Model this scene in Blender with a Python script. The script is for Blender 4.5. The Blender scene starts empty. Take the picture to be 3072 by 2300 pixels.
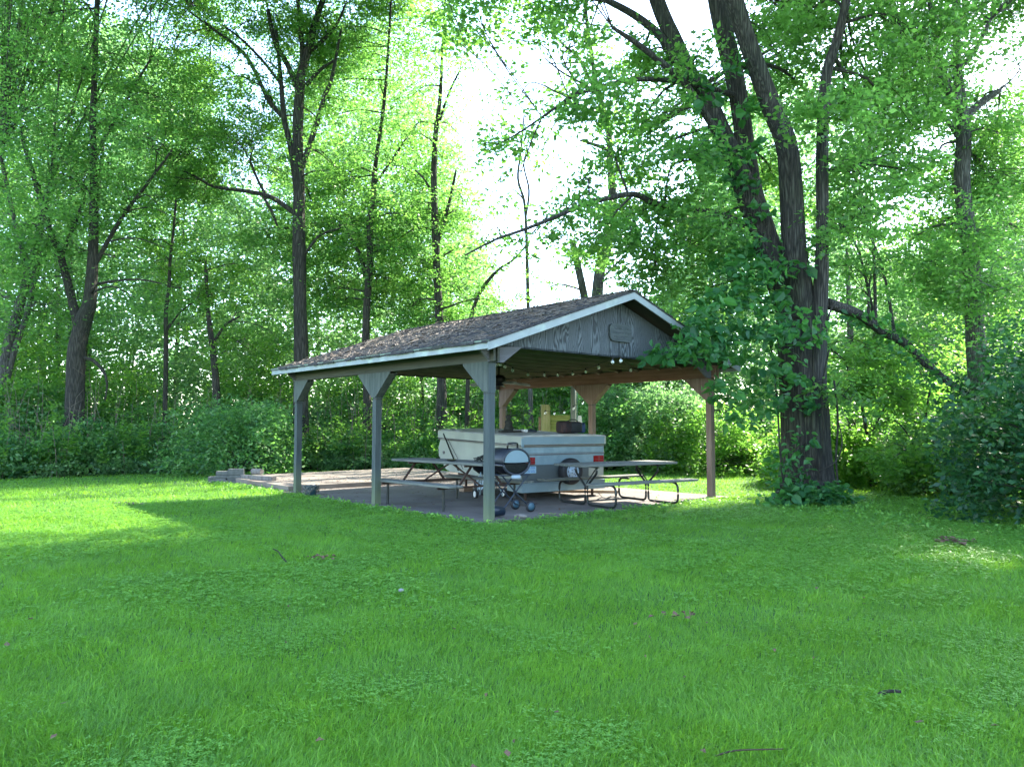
import bpy, math, random
import numpy as np
from mathutils import Vector, Matrix, noise as mnoise
random.seed(7); RNG = np.random.default_rng(11)
SC = bpy.context.scene; COL = SC.collection
R = math.radians; PI = math.pi
SUN_AZ, SUN_EL = R(44), R(41)          # azimuth from +Y towards +X
S = Vector((math.sin(SUN_AZ)*math.cos(SUN_EL), math.cos(SUN_AZ)*math.cos(SUN_EL), math.sin(SUN_EL)))

# ---------------------------------------------------------------- camera geometry used for siting things
F = 747.0; PITCH = math.atan(43/747)
def at(x, y, Y):
    v = 383-y
    d = Vector((x-512, F*math.cos(PITCH)-v*math.sin(PITCH), F*math.sin(PITCH)+v*math.cos(PITCH)))
    d *= Y/d.y
    return Vector((d.x, d.y, d.z+1.5))
def ground(x, y, z=0.0):
    v = 383-y
    d = Vector((x-512, F*math.cos(PITCH)-v*math.sin(PITCH), F*math.sin(PITCH)+v*math.cos(PITCH)))
    t = (z-1.5)/d.z
    return Vector((d.x*t, d.y*t, z))
cam = bpy.data.cameras.new('camera'); co = bpy.data.objects.new('camera', cam); COL.objects.link(co)
co.location = (0, 0, 1.5); co.rotation_euler = (PI/2+PITCH, 0, 0)
cam.sensor_width = 36; cam.lens = 36*F/1024; cam.clip_end = 2000; SC.camera = co

# ---------------------------------------------------------------- materials
def nmat(name, rough=0.7):
    m = bpy.data.materials.new(name); m.use_nodes = True
    nt = m.node_tree; p = nt.nodes['Principled BSDF']; p.inputs['Roughness'].default_value = rough
    return m, nt, p
def N(nt, t, **kw):
    n = nt.nodes.new(t)
    for k, v in kw.items():
        if k in n.inputs: n.inputs[k].default_value = v
        else: setattr(n, k, v)
    return n
def ramp(nt, stops):
    r = nt.nodes.new('ShaderNodeValToRGB'); e = r.color_ramp.elements
    while len(e) < len(stops): e.new(0.5)
    for i, (p, c) in enumerate(stops):
        e[i].position = p; e[i].color = (*c, 1) if len(c) == 3 else c
    return r
def coords(nt, scale=(1,1,1), kind='Object'):
    tc = nt.nodes.new('ShaderNodeTexCoord'); mp = nt.nodes.new('ShaderNodeMapping')
    mp.inputs['Scale'].default_value = scale; nt.links.new(tc.outputs[kind], mp.inputs['Vector'])
    return mp.outputs['Vector']
def grainy(name, cols, scale=(8,8,8), nscale=1.0, rough=0.8, bump=0.3, dist=0.01, detail=8, dirt=None, metallic=0.0, bumpscale=None, moss=None):
    m, nt, p = nmat(name, rough); L = nt.links.new
    v = coords(nt, scale)
    n = N(nt, 'ShaderNodeTexNoise', Scale=nscale, Detail=detail, Roughness=0.65); L(v, n.inputs['Vector'])
    k = len(cols); r = ramp(nt, [(0.28+0.44*i/(k-1), c) for i, c in enumerate(cols)]); L(n.outputs['Fac'], r.inputs['Fac'])
    out = r.outputs['Color']
    if dirt:
        n2 = N(nt, 'ShaderNodeTexNoise', Scale=dirt[1], Detail=5.0); L(coords(nt, (1,1,1)), n2.inputs['Vector'])
        r2 = ramp(nt, [(dirt[2], (0,0,0)), (dirt[3], (1,1,1))]); L(n2.outputs['Fac'], r2.inputs['Fac'])
        mx = nt.nodes.new('ShaderNodeMix'); mx.data_type = 'RGBA'
        L(r2.outputs['Color'], mx.inputs[0]); L(out, mx.inputs[6]); mx.inputs[7].default_value = (*dirt[0], 1); out = mx.outputs[2]
    if moss:                                   # green staining that creeps up from the foot of a post
        sx = nt.nodes.new('ShaderNodeSeparateXYZ'); tc = nt.nodes.new('ShaderNodeTexCoord'); L(tc.outputs['Object'], sx.inputs[0])
        mr = N(nt, 'ShaderNodeMapRange'); mr.inputs[1].default_value = moss[1]; mr.inputs[2].default_value = 0.0; mr.inputs[3].default_value = 0; mr.inputs[4].default_value = 0.75
        L(sx.outputs['Z'], mr.inputs[0]); mx = nt.nodes.new('ShaderNodeMix'); mx.data_type = 'RGBA'
        L(mr.outputs[0], mx.inputs[0]); L(out, mx.inputs[6]); mx.inputs[7].default_value = (*moss[0], 1); out = mx.outputs[2]
    L(out, p.inputs['Base Color']); p.inputs['Metallic'].default_value = metallic
    if bump:
        b = N(nt, 'ShaderNodeBump', Strength=bump, Distance=dist); L(n.outputs['Fac'], b.inputs['Height']); L(b.outputs[0], p.inputs['Normal'])
    return m
def plywood(name, a, b, c):
    m, nt, p = nmat(name, 0.85); L = nt.links.new
    v = coords(nt, (1, 1, 0.22))
    n0 = N(nt, 'ShaderNodeTexNoise', Scale=1.6, Detail=3.0); L(v, n0.inputs['Vector'])
    ad = N(nt, 'ShaderNodeVectorMath', operation='MULTIPLY_ADD'); L(n0.outputs['Color'], ad.inputs[0]); ad.inputs[1].default_value = (1.3,1.3,1.3); L(v, ad.inputs[2])
    w = N(nt, 'ShaderNodeTexWave', Scale=9.0, Distortion=6.5, Detail=3.0); w.inputs['Detail Scale'].default_value = 1.2; w.bands_direction = 'X'
    L(ad.outputs[0], w.inputs['Vector'])
    r = ramp(nt, [(0.15, a), (0.5, b), (0.9, c)]); L(w.outputs['Fac'], r.inputs['Fac'])
    n = N(nt, 'ShaderNodeTexNoise', Scale=1.3, Detail=6.0); L(coords(nt), n.inputs['Vector'])
    mx = nt.nodes.new('ShaderNodeMix'); mx.data_type = 'RGBA'; mx.blend_type = 'MULTIPLY'; mx.inputs[0].default_value = 0.7
    r2 = ramp(nt, [(0.3, (0.6,0.62,0.6)), (0.7, (1.1,1.1,1.1))]); L(n.outputs['Fac'], r2.inputs['Fac'])
    L(r.outputs['Color'], mx.inputs[6]); L(r2.outputs['Color'], mx.inputs[7]); L(mx.outputs[2], p.inputs['Base Color'])
    bu = N(nt, 'ShaderNodeBump', Strength=0.5, Distance=0.006); L(w.outputs['Fac'], bu.inputs['Height']); L(bu.outputs[0], p.inputs['Normal'])
    return m
def leafmat(name, dark, mid, light, trans, tf=0.5, rough=0.45):
    m = bpy.data.materials.new(name); m.use_nodes = True; nt = m.node_tree; L = nt.links.new
    p = nt.nodes['Principled BSDF']; out = nt.nodes['Material Output']
    a = nt.nodes.new('ShaderNodeAttribute'); a.attribute_name = 'tint'
    r = ramp(nt, [(0.0, dark), (0.5, mid), (1.0, light)]); L(a.outputs['Fac'], r.inputs['Fac'])
    L(r.outputs['Color'], p.inputs['Base Color']); p.inputs['Roughness'].default_value = rough
    p.inputs['Specular IOR Level'].default_value = 0.36
    t = nt.nodes.new('ShaderNodeBsdfTranslucent')
    r2 = ramp(nt, [(0.0, tuple(c*0.7 for c in trans)), (1.0, trans)]); L(a.outputs['Fac'], r2.inputs['Fac']); L(r2.outputs['Color'], t.inputs['Color'])
    mx = nt.nodes.new('ShaderNodeMixShader'); mx.inputs[0].default_value = tf
    L(p.outputs[0], mx.inputs[1]); L(t.outputs[0], mx.inputs[2]); L(mx.outputs[0], out.inputs['Surface'])
    return m
def flat(name, col, rough=0.5, metallic=0.0, nscale=6, var=0.25, bump=0.1):
    c = np.array(col); return grainy(name, [tuple(c*(1-var)), tuple(np.minimum(c*(1+var*0.6), 1))], (1,1,1), nscale, rough, bump, 0.003, metallic=metallic)

M = {}
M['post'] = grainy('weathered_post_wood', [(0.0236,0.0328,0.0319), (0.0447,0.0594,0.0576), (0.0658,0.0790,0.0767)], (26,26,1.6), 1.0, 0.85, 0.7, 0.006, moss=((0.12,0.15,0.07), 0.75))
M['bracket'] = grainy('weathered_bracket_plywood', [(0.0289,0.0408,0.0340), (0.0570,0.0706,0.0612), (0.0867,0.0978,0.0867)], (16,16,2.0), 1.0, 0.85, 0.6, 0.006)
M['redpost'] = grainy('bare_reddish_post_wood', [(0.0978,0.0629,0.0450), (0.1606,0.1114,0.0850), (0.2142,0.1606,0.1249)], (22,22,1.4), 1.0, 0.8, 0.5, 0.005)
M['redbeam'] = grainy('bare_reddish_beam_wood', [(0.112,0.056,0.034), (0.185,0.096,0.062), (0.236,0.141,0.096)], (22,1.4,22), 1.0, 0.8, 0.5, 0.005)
M['beam'] = grainy('dark_weathered_beam_wood', [(0.0220,0.0275,0.0193), (0.0440,0.0468,0.0330), (0.0715,0.0715,0.0523)], (22,1.2,22), 1.0, 0.85, 0.5, 0.005)  # dark weathered wood of the left beam
M['cornerboard'] = grainy('grey_corner_board', [(0.059,0.059,0.063), (0.092,0.092,0.099), (0.119,0.119,0.125)], (3,20,20), 1.0, 0.85, 0.4, 0.004)
M['gable'] = plywood('weathered_plywood_gable', (0.028,0.034,0.036), (0.058,0.069,0.073), (0.10,0.116,0.122))
M['fascia'] = grainy('pale_painted_fascia', [(0.1726,0.2082,0.2082), (0.2150,0.2516,0.2516), (0.2439,0.2728,0.2728)], (5,5,5), 1.0, 0.6, 0.1, 0.002, dirt=((0.34,0.42,0.36), 3.0, 0.52, 0.75))
M['drip'] = grainy('mossy_drip_edge', [(0.098,0.149,0.098), (0.165,0.215,0.157)], (4,4,4), 1.0, 0.6, 0.1)
M['deck'] = grainy('dark_roof_decking', [(0.017,0.015,0.013), (0.038,0.032,0.025)], (3,14,14), 1.0, 0.9, 0.4, 0.004)
M['truss'] = grainy('truss_lumber', [(0.1404,0.1143,0.0792), (0.2632,0.2196,0.1580)], (2,20,20), 1.0, 0.8, 0.4, 0.004)
M['shingle'] = grainy('grey_brown_shingle', [(0.012,0.012,0.013), (0.030,0.028,0.030), (0.060,0.056,0.058)], (9,9,9), 1.0, 0.95, 0.9, 0.008, dirt=((0.03,0.034,0.022), 1.5, 0.55, 0.75))
M['twig'] = grainy('pale_dry_twig', [(0.0864,0.0648,0.0486), (0.1782,0.1458,0.1188)], (9,9,9), 1.0, 0.9, 0.2)
M['drytwig'] = grainy('brown_leaf_litter', [(0.0600,0.0300,0.0180), (0.1560,0.0900,0.0540)], (9,9,9), 1.0, 0.9, 0.2)
M['plaque'] = grainy('carved_plaque_wood', [(0.0210,0.0276,0.0276), (0.0510,0.0624,0.0600), (0.0720,0.0834,0.0762)], (3,16,22), 1.0, 0.85, 0.8, 0.006)
M['carve'] = flat('carved_groove', (0.05,0.06,0.06), 0.9)
M['concrete'] = grainy('pavilion_concrete', [(0.0675,0.0561,0.0482), (0.1142,0.0978,0.0841), (0.1494,0.1283,0.1089)], (1,1,1), 1.4, 0.9, 0.35, 0.006, detail=12, dirt=((0.08,0.075,0.07), 0.9, 0.55, 0.72))
M['concrete2'] = grainy('sandy_rear_concrete', [(0.1111,0.0903,0.0737), (0.1678,0.1397,0.1143), (0.2030,0.1722,0.1436)], (1,1,1), 1.2, 0.95, 0.4, 0.008, detail=12, dirt=((0.12,0.08,0.06), 1.3, 0.56, 0.74))
M['tablewood'] = grainy('grey_table_planks', [(0.0585,0.0657,0.0580), (0.1098,0.1179,0.1010), (0.1548,0.1575,0.1350)], (1.5,22,22), 1.0, 0.85, 0.5, 0.004)
M['metal'] = grainy('dark_steel_pipe', [(0.0135,0.0180,0.0180), (0.0360,0.0405,0.0383)], (6,6,6), 1.0, 0.45, 0.2, 0.002, metallic=0.6, dirt=((0.12,0.05,0.02), 5.0, 0.6, 0.75))
M['rustmetal'] = grainy('rusty_angle_iron', [(0.0275,0.0165,0.0138), (0.0715,0.0385,0.0248)], (8,8,8), 1.0, 0.8, 0.3, 0.002, metallic=0.3)
M['camper'] = grainy('ivory_camper_aluminium', [(0.1978,0.2188,0.1844), (0.2598,0.2713,0.2281), (0.2930,0.2980,0.2477)], (1,1,1), 1.6, 0.42, 0.06, 0.003, dirt=((0.30,0.33,0.27), 2.2, 0.55, 0.8))
M['camperrear'] = grainy('pale_blue_white_rear_panel', [(0.1110,0.1683,0.1874), (0.1486,0.2082,0.2294), (0.1705,0.2295,0.2473)], (1,1,1), 1.8, 0.4, 0.06, 0.003, dirt=((0.25,0.32,0.32), 2.6, 0.56, 0.8))
M['camperdark'] = grainy('dull_grey_lower_panel', [(0.0504,0.0632,0.0632), (0.0736,0.0872,0.0872)], (1,1,1), 2.0, 0.45, 0.06, 0.003)
M['camperroof'] = grainy('chalky_camper_roof', [(0.300,0.300,0.276), (0.396,0.396,0.378)], (1,1,1), 1.4, 0.6, 0.1, 0.003, dirt=((0.22,0.20,0.15), 2.0, 0.55, 0.75))
M['trim'] = flat('dark_seam_trim', (0.09,0.08,0.08), 0.6)
M['rubber'] = grainy('black_rubber', [(0.0042,0.0049,0.0063), (0.0123,0.0126,0.0147)], (9,9,9), 1.0, 0.7, 0.4, 0.003)
M['rim'] = flat('white_painted_rim', (0.30,0.38,0.44), 0.4, 0.1)
M['redlens'] = flat('red_tail_lens', (0.20,0.004,0.004), 0.25)
M['plate'] = flat('white_blue_plate', (0.25,0.38,0.45), 0.4)
M['blueink'] = flat('blue_plate_ink', (0.03,0.12,0.35), 0.5)
M['enamel'] = flat('black_enamel', (0.004,0.004,0.006), 0.25)
M['lidblue'] = grainy('dark_cast_lid', [(0.0080,0.0120,0.0180), (0.0240,0.0300,0.0400)], (30,30,30), 1.0, 0.5, 0.5, 0.003)
M['silver'] = flat('satin_silver_panel', (0.17,0.24,0.27), 0.4, 0.3, var=0.1)
M['bluetub'] = grainy('faded_blue_plastic', [(0.0180,0.0540,0.0780), (0.0360,0.0900,0.1200)], (9,9,9), 1.0, 0.5, 0.2)
M['navy'] = flat('navy_plastic', (0.006,0.014,0.026), 0.4)
M['bag'] = grainy('black_nylon', [(0.0035,0.0042,0.0063), (0.0105,0.0123,0.0158)], (20,20,20), 1.0, 0.6, 0.5)
M['plaid'] = grainy('plaid_red_cloth', [(0.0040,0.0050,0.0080), (0.0075,0.0060,0.0090), (0.0300,0.0100,0.0090), (0.0600,0.0400,0.0350)], (16,16,5), 1.0, 0.8, 0.3)
M['bluecloth'] = flat('blue_side_pocket', (0.01,0.03,0.08), 0.7)
M['statue'] = grainy('dark_mossy_resin', [(0.0049,0.0060,0.0049), (0.0171,0.0196,0.0147)], (20,20,20), 1.0, 0.8, 0.6)
M['white'] = flat('off_white_card', (0.6,0.62,0.62), 0.6)
M['yellow'] = flat('yellow_plastic', (0.45,0.40,0.03), 0.5)
M['mossboard'] = grainy('mossy_green_planks', [(0.09,0.12,0.03), (0.19,0.23,0.06), (0.28,0.31,0.11)], (3,3,22), 1.0, 0.9, 0.5, 0.004)
M['mosspost'] = grainy('mossy_corner_boards', [(0.12,0.11,0.05), (0.24,0.25,0.10), (0.36,0.33,0.20)], (18,18,1.5), 1.0, 0.9, 0.5, 0.004)
M['pole'] = grainy('grey_round_pole', [(0.120,0.138,0.120), (0.204,0.222,0.198)], (20,20,1.3), 1.0, 0.85, 0.5, 0.004)
M['block'] = grainy('grey_concrete_block', [(0.062,0.065,0.062), (0.117,0.120,0.114)], (14,14,14), 1.0, 0.95, 0.6, 0.005)
M['log'] = grainy('grey_log_bark', [(0.0720,0.0600,0.0540), (0.2040,0.1860,0.1680)], (12,12,3), 1.0, 0.95, 0.8, 0.01)
M['plank'] = grainy('brown_timber', [(0.14,0.09,0.055), (0.30,0.21,0.14)], (2,20,20), 1.0, 0.9, 0.5, 0.004)
M['blade'] = flat('white_fan_blade', (0.50,0.50,0.47), 0.6)
M['bronze'] = flat('dark_bronze', (0.008,0.007,0.006), 0.4, 0.5)
M['wire'] = flat('black_cord', (0.02,0.02,0.02), 0.7)
gm, gnt, gp = nmat('clear_bulb_glass', 0.05); gp.inputs['Base Color'].default_value = (0.85,0.9,0.88,1); gp.inputs['Transmission Weight'].default_value = 0.55; gp.inputs['Coat Weight'].default_value = 1.0
_t = coords(gnt); _n = N(gnt, 'ShaderNodeTexNoise', Scale=30.0); gnt.links.new(_t, _n.inputs['Vector']); _m = N(gnt, 'ShaderNodeMapRange'); _m.inputs[3].default_value = 0.03; _m.inputs[4].default_value = 0.12
gnt.links.new(_n.outputs['Fac'], _m.inputs[0]); gnt.links.new(_m.outputs[0], gp.inputs['Roughness']); M['glass'] = gm
def bark(name, a, b, c, k=7.0):
    m, nt, p = nmat(name, 0.95); L = nt.links.new
    v = coords(nt, (k*1.5, k*1.5, k*0.11))
    n0 = N(nt, 'ShaderNodeTexNoise', Scale=1.2, Detail=4.0); L(v, n0.inputs['Vector'])
    ad = N(nt, 'ShaderNodeVectorMath', operation='MULTIPLY_ADD'); L(n0.outputs['Color'], ad.inputs[0]); ad.inputs[1].default_value = (0.9,0.9,0.9); L(v, ad.inputs[2])
    vo = N(nt, 'ShaderNodeTexVoronoi', Scale=2.0); vo.feature = 'DISTANCE_TO_EDGE'; L(ad.outputs[0], vo.inputs['Vector'])
    n = N(nt, 'ShaderNodeTexNoise', Scale=5.0, Detail=8.0); L(v, n.inputs['Vector'])
    mu = N(nt, 'ShaderNodeMath', operation='MULTIPLY_ADD'); L(vo.outputs['Distance'], mu.inputs[0]); mu.inputs[1].default_value = 1.5; L(n.outputs['Fac'], mu.inputs[2])
    r = ramp(nt, [(0.42, a), (0.72, b), (1.0, c)]); L(mu.outputs[0], r.inputs['Fac'])
    n3 = N(nt, 'ShaderNodeTexNoise', Scale=0.8, Detail=4.0); L(coords(nt), n3.inputs['Vector'])
    r3 = ramp(nt, [(0.5, (1,1,1)), (0.68, (0.62,0.85,0.55))]); L(n3.outputs['Fac'], r3.inputs['Fac'])
    mx = nt.nodes.new('ShaderNodeMix'); mx.data_type = 'RGBA'; mx.blend_type = 'MULTIPLY'; mx.inputs[0].default_value = 0.8
    L(r.outputs['Color'], mx.inputs[6]); L(r3.outputs['Color'], mx.inputs[7]); L(mx.outputs[2], p.inputs['Base Color'])
    bu = N(nt, 'ShaderNodeBump', Strength=1.0, Distance=0.03); L(mu.outputs[0], bu.inputs['Height']); L(bu.outputs[0], p.inputs['Normal'])
    return m
M['bark'] = bark('furrowed_grey_bark', (0.007,0.006,0.005), (0.028,0.025,0.020), (0.064,0.061,0.050))
M['darkbark'] = bark('dark_bark', (0.008,0.008,0.006), (0.028,0.025,0.018), (0.065,0.06,0.045), 10)
M['palebark'] = bark('pale_grey_bark', (0.02,0.019,0.016), (0.06,0.058,0.05), (0.13,0.127,0.11), 9)
M['leaf'] = leafmat('maple_leaf', (0.026,0.085,0.026), (0.065,0.165,0.045), (0.13,0.235,0.06), (0.25,0.56,0.09), 0.6)
M['leafy'] = leafmat('yellow_green_leaf', (0.04,0.12,0.02), (0.08,0.18,0.03), (0.12,0.22,0.03), (0.25,0.55,0.07), 0.58)
M['leafd'] = leafmat('blue_green_shrub_leaf', (0.022,0.085,0.034), (0.075,0.185,0.065), (0.17,0.29,0.11), (0.22,0.52,0.09), 0.5)
M['leaffar'] = leafmat('far_wood_leaf', (0.05,0.12,0.065), (0.10,0.20,0.09), (0.16,0.27,0.10), (0.26,0.52,0.16), 0.58)
M['vine'] = leafmat('broad_vine_leaf', (0.014,0.07,0.026), (0.028,0.115,0.038), (0.05,0.16,0.045), (0.13,0.42,0.05), 0.42, 0.5)
M['darkshrub'] = leafmat('dark_shrub_leaf', (0.008,0.04,0.02), (0.02,0.08,0.032), (0.05,0.13,0.045), (0.10,0.34,0.05), 0.35, 0.45)
M['grass'] = leafmat('lawn_grass_blade', (0.035,0.11,0.014), (0.085,0.23,0.024), (0.17,0.33,0.045), (0.34,0.68,0.05), 0.42, 0.45)
M['clover'] = leafmat('clover_leaf', (0.045,0.15,0.025), (0.10,0.26,0.04), (0.18,0.36,0.065), (0.34,0.68,0.06), 0.35, 0.45)
M['lawn'] = grainy('lawn_soil_and_thatch', [(0.012,0.03,0.008), (0.02,0.075,0.012), (0.03,0.12,0.015)], (1,1,1), 3.0, 0.95, 0.6, 0.03, detail=12)
M['stone'] = flat('pale_stone', (0.22,0.23,0.22), 0.8)

# ---------------------------------------------------------------- mesh helpers
class MB:
    def __init__(s): s.v = []; s.f = []
    def add(s, vs, fs):
        o = len(s.v); s.v += [tuple(v) for v in vs]; s.f += [tuple(i+o for i in f) for f in fs]; return s
    def box(s, c, d, rot=None, bev=0.0):
        x, y, z = d[0]/2, d[1]/2, d[2]/2; c = Vector(c)
        b = min(bev, x*0.9, y*0.9, z*0.9)
        if b > 0:
            P = []
            for zz, k in ((-z, b), (-z+b, 0), (z-b, 0), (z, b)):
                P += [Vector(p) for p in ((-x+k,-y+k,zz), (x-k,-y+k,zz), (x-k,y-k,zz), (-x+k,y-k,zz))]
            Fs = [(3,2,1,0), (12,13,14,15)]
            for l in range(3):
                for i in range(4): j = (i+1) % 4; Fs.append((l*4+i, l*4+j, l*4+4+j, l*4+4+i))
        else:
            P = [Vector(p) for p in ((-x,-y,-z),(x,-y,-z),(x,y,-z),(-x,y,-z),(-x,-y,z),(x,-y,z),(x,y,z),(-x,y,z))]
            Fs = [(3,2,1,0),(4,5,6,7),(0,1,5,4),(1,2,6,5),(2,3,7,6),(3,0,4,7)]
        if rot is not None: P = [rot @ p for p in P]
        return s.add([p+c for p in P], Fs)
    def bar(s, a, b, w, h, up=(0,0,1)):
        a = Vector(a); b = Vector(b); d = (b-a); L = d.length; d.normalize()
        u = Vector(up); sx = d.cross(u)
        if sx.length < 1e-4: sx = d.cross(Vector((0,1,0)))
        sx.normalize(); u = sx.cross(d)
        rot = Matrix((d, sx, u)).transposed()
        return s.box((a+b)/2, (L, w, h), rot, min(w, h)*0.12)
    def prism(s, poly, axis, lo, hi):           # poly of 2-D points extruded along an axis
        def mk(p, t):
            return {0: (t, p[0], p[1]), 1: (p[0], t, p[1]), 2: (p[0], p[1], t)}[axis]
        n = len(poly); vs = [mk(p, lo) for p in poly]+[mk(p, hi) for p in poly]
        a = tuple(range(n)); b = tuple(range(n, 2*n)); fs = [a, b[::-1]]+[(i, i+n, (i+1) % n+n, (i+1) % n) for i in range(n)]
        return s.add(vs, fs)
    def tube(s, pts, r, seg=8, cap=True, ridge=0.0, seed=0.0, flare=None):
        pts = [Vector(p) for p in pts]; n = len(pts)
        rs = r if hasattr(r, '__len__') else [r]*n
        ref = Vector((0,0,1)) if abs((pts[-1]-pts[0]).normalized().z) < 0.8 else Vector((1,0,0))
        vs = []
        for i, p in enumerate(pts):
            d = (pts[min(i+1, n-1)]-pts[max(i-1, 0)]).normalized()
            sx = d.cross(ref).normalized(); sy = sx.cross(d)
            for k in range(seg):
                a = 2*PI*k/seg; q = 1.0
                if ridge: q += ridge*(mnoise.noise(Vector((math.cos(a)*2.2+seed, math.sin(a)*2.2, p.z*0.55+i*0.02)))*1.2+0.4*mnoise.noise(Vector((math.cos(a)*7+seed, math.sin(a)*7, p.z*1.4))))
                if flare: q += flare*math.exp(-max(p.z, 0)/0.32)*(0.7+0.6*math.sin(a*5+seed))
                vs.append(p+(sx*math.cos(a)+sy*math.sin(a))*rs[i]*q)
        fs = [(i*seg+k, i*seg+(k+1) % seg, (i+1)*seg+(k+1) % seg, (i+1)*seg+k) for i in range(n-1) for k in range(seg)]
        if cap: fs += [tuple(range(seg))[::-1], tuple(range((n-1)*seg, n*seg))]
        return s.add(vs, fs)
    def lathe(s, prof, c=(0,0,0), seg=24, rot=None, sy=1.0, cap=True):
        vs = []; c = Vector(c)
        for (r, z) in prof:
            for k in range(seg):
                a = 2*PI*k/seg; p = Vector((r*math.cos(a), r*math.sin(a)*sy, z)); vs.append((rot @ p if rot else p)+c)
        n = len(prof); fs = [(i*seg+k, i*seg+(k+1) % seg, (i+1)*seg+(k+1) % seg, (i+1)*seg+k) for i in range(n-1) for k in range(seg)]
        if cap: fs += [tuple(range(seg))[::-1], tuple(range((n-1)*seg, n*seg))]
        return s.add(vs, fs)
    def build(s, name, mat, parent=None, smooth=False, label=None):
        me = bpy.data.meshes.new(name); me.from_pydata(s.v, [], s.f); me.update()
        if smooth: me.polygons.foreach_set('use_smooth', [True]*len(me.polygons))
        me.materials.append(mat)
        o = bpy.data.objects.new(name, me); COL.objects.link(o)
        if parent: o.parent = parent
        if label: o['label'] = label
        return o
def tag(o, label=None, cat=None, group=None, kind=None):
    for k, v in (('label', label), ('category', cat), ('group', group), ('kind', kind)):
        if v: o[k] = v
    return o
def thing(name, label, cat, loc=(0,0,0), rz=0.0, group=None, rot=None):
    o = bpy.data.objects.new(name, None); COL.objects.link(o); o.location = loc; o.rotation_euler = rot or (0,0,rz); o.empty_display_size = 0.1
    return tag(o, label, cat, group)
def smoothpath(pts, k=4):
    pts = [Vector(p) for p in pts]; out = []
    for i in range(len(pts)-1):
        p0 = pts[max(i-1,0)]; p1 = pts[i]; p2 = pts[i+1]; p3 = pts[min(i+2, len(pts)-1)]
        for j in range(k):
            t = j/k; out.append(0.5*((2*p1)+(p2-p0)*t+(2*p0-5*p1+4*p2-p3)*t*t+(3*p1-p0-3*p2+p3)*t**3))
    out.append(pts[-1]); return out
def npmesh(name, V, nper, mat, tint=None, parent=None, smooth=False):
    """V (N*nper,3): N faces of nper vertices each."""
    n = len(V)//nper; me = bpy.data.meshes.new(name)
    me.vertices.add(len(V)); me.vertices.foreach_set('co', V.astype(np.float32).ravel())
    me.loops.add(len(V)); me.loops.foreach_set('vertex_index', np.arange(len(V), dtype=np.int32))
    me.polygons.add(n); me.polygons.foreach_set('loop_start', np.arange(0, len(V), nper, dtype=np.int32))
    if tint is not None:
        a = me.attributes.new('tint', 'FLOAT', 'POINT'); a.data.foreach_set('value', np.repeat(tint, nper).astype(np.float32))
    me.update(calc_edges=True); me.materials.append(mat)
    o = bpy.data.objects.new(name, me); COL.objects.link(o)
    if parent: o.parent = parent
    return o
def unit(a): return a/np.maximum(np.linalg.norm(a, axis=1, keepdims=True), 1e-9)
def inpoly(x, y, poly):
    c = np.zeros(len(x), bool); n = len(poly)
    for i in range(n):
        x1, y1 = poly[i]; x2, y2 = poly[(i+1) % n]
        k = ((y1 > y) != (y2 > y)) & (x < (x2-x1)*(y-y1)/((y2-y1) or 1e-9)+x1); c ^= k
    return c
def wob(x, y, s=1.0, ph=0.0):
    return (np.sin(x*1.7*s+ph+1.3*np.sin(y*1.1*s+ph))+np.sin(y*2.1*s+2.0*ph+1.7*np.sin(x*0.9*s))+0.6*np.sin((x+y)*4.3*s+ph)+0.6*np.sin((x-y)*5.1*s))/3.2
# openings in the canopy through which the low sun reaches the lawn
GAPS = [[(-20,19.4),(-10.5,19.6),(-7.2,18.8),(-4.4,16.6),(-4.4,14.6),(-4.0,12.6),(-3.6,10.4),(-4.8,8.4),(-7,6.6),(-16,6.0)],
        [(1.6,18.6),(4.6,15.9),(7.4,16.2),(7.6,14.4),(10.5,14.0),(14,15),(12,23),(3,24),(0.5,21.5)],
        [(-5,17.4),(-2.6,15.5),(0,17.6),(-1.5,21),(-4,23.5),(-9,22.5)]]
def sunlit(P, jit=0.8):
    z = P[:,2]; gx = P[:,0]-S.x*z/S.z; gy = P[:,1]-S.y*z/S.z
    gx = gx+wob(gx, gy, 1.6, 2.0)*jit; gy = gy+wob(gx, gy, 1.3, 5.0)*jit
    k = np.zeros(len(P), bool)
    k |= inpoly(gx, gy, GAPS[0]) & (wob(gx, gy, 2.2, 6.0)+0.6*wob(gx, gy, 5.0, 1.0) > -0.8)
    k |= inpoly(gx, gy, GAPS[1]) & (wob(gx, gy, 2.0, 4.0) > -0.75)
    k |= inpoly(gx, gy, GAPS[2]) & (wob(gx, gy, 2.0, 3.0) > 0.12)
    return k & (z > 3.0)
def leafquads(P, size, rng, droop=0.25, upbias=1.1, asp=0.55, six=False, out=None):
    n = len(P); a = rng.normal(size=(n,3)); a[:,2] = a[:,2]*0.45-droop
    if out is not None: a += out
    a = unit(a); nn = rng.normal(size=(n,3)); nn[:,2] += upbias; b = unit(np.cross(nn, a)); nrm = unit(np.cross(a, b))
    L = size*rng.uniform(0.45, 1.45, (n,1)); W = L*asp
    if not six:
        V = np.stack([P, P+a*L*0.42+b*W*0.5, P+a*L, P+a*L*0.42-b*W*0.5], 1)
        return V.reshape(-1,3), 4
    lift = nrm*L*0.08; tip = P+a*L-nrm*L*0.1                     # two halves folded along the midrib
    V1 = np.stack([P, P+a*L*0.18+b*W*0.42+lift, P+a*L*0.55+b*W*0.5+lift, tip], 1)
    V2 = np.stack([P, tip, P+a*L*0.55-b*W*0.5+lift, P+a*L*0.18-b*W*0.42+lift], 1)
    return np.stack([V1, V2], 1).reshape(-1,3), 4
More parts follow.
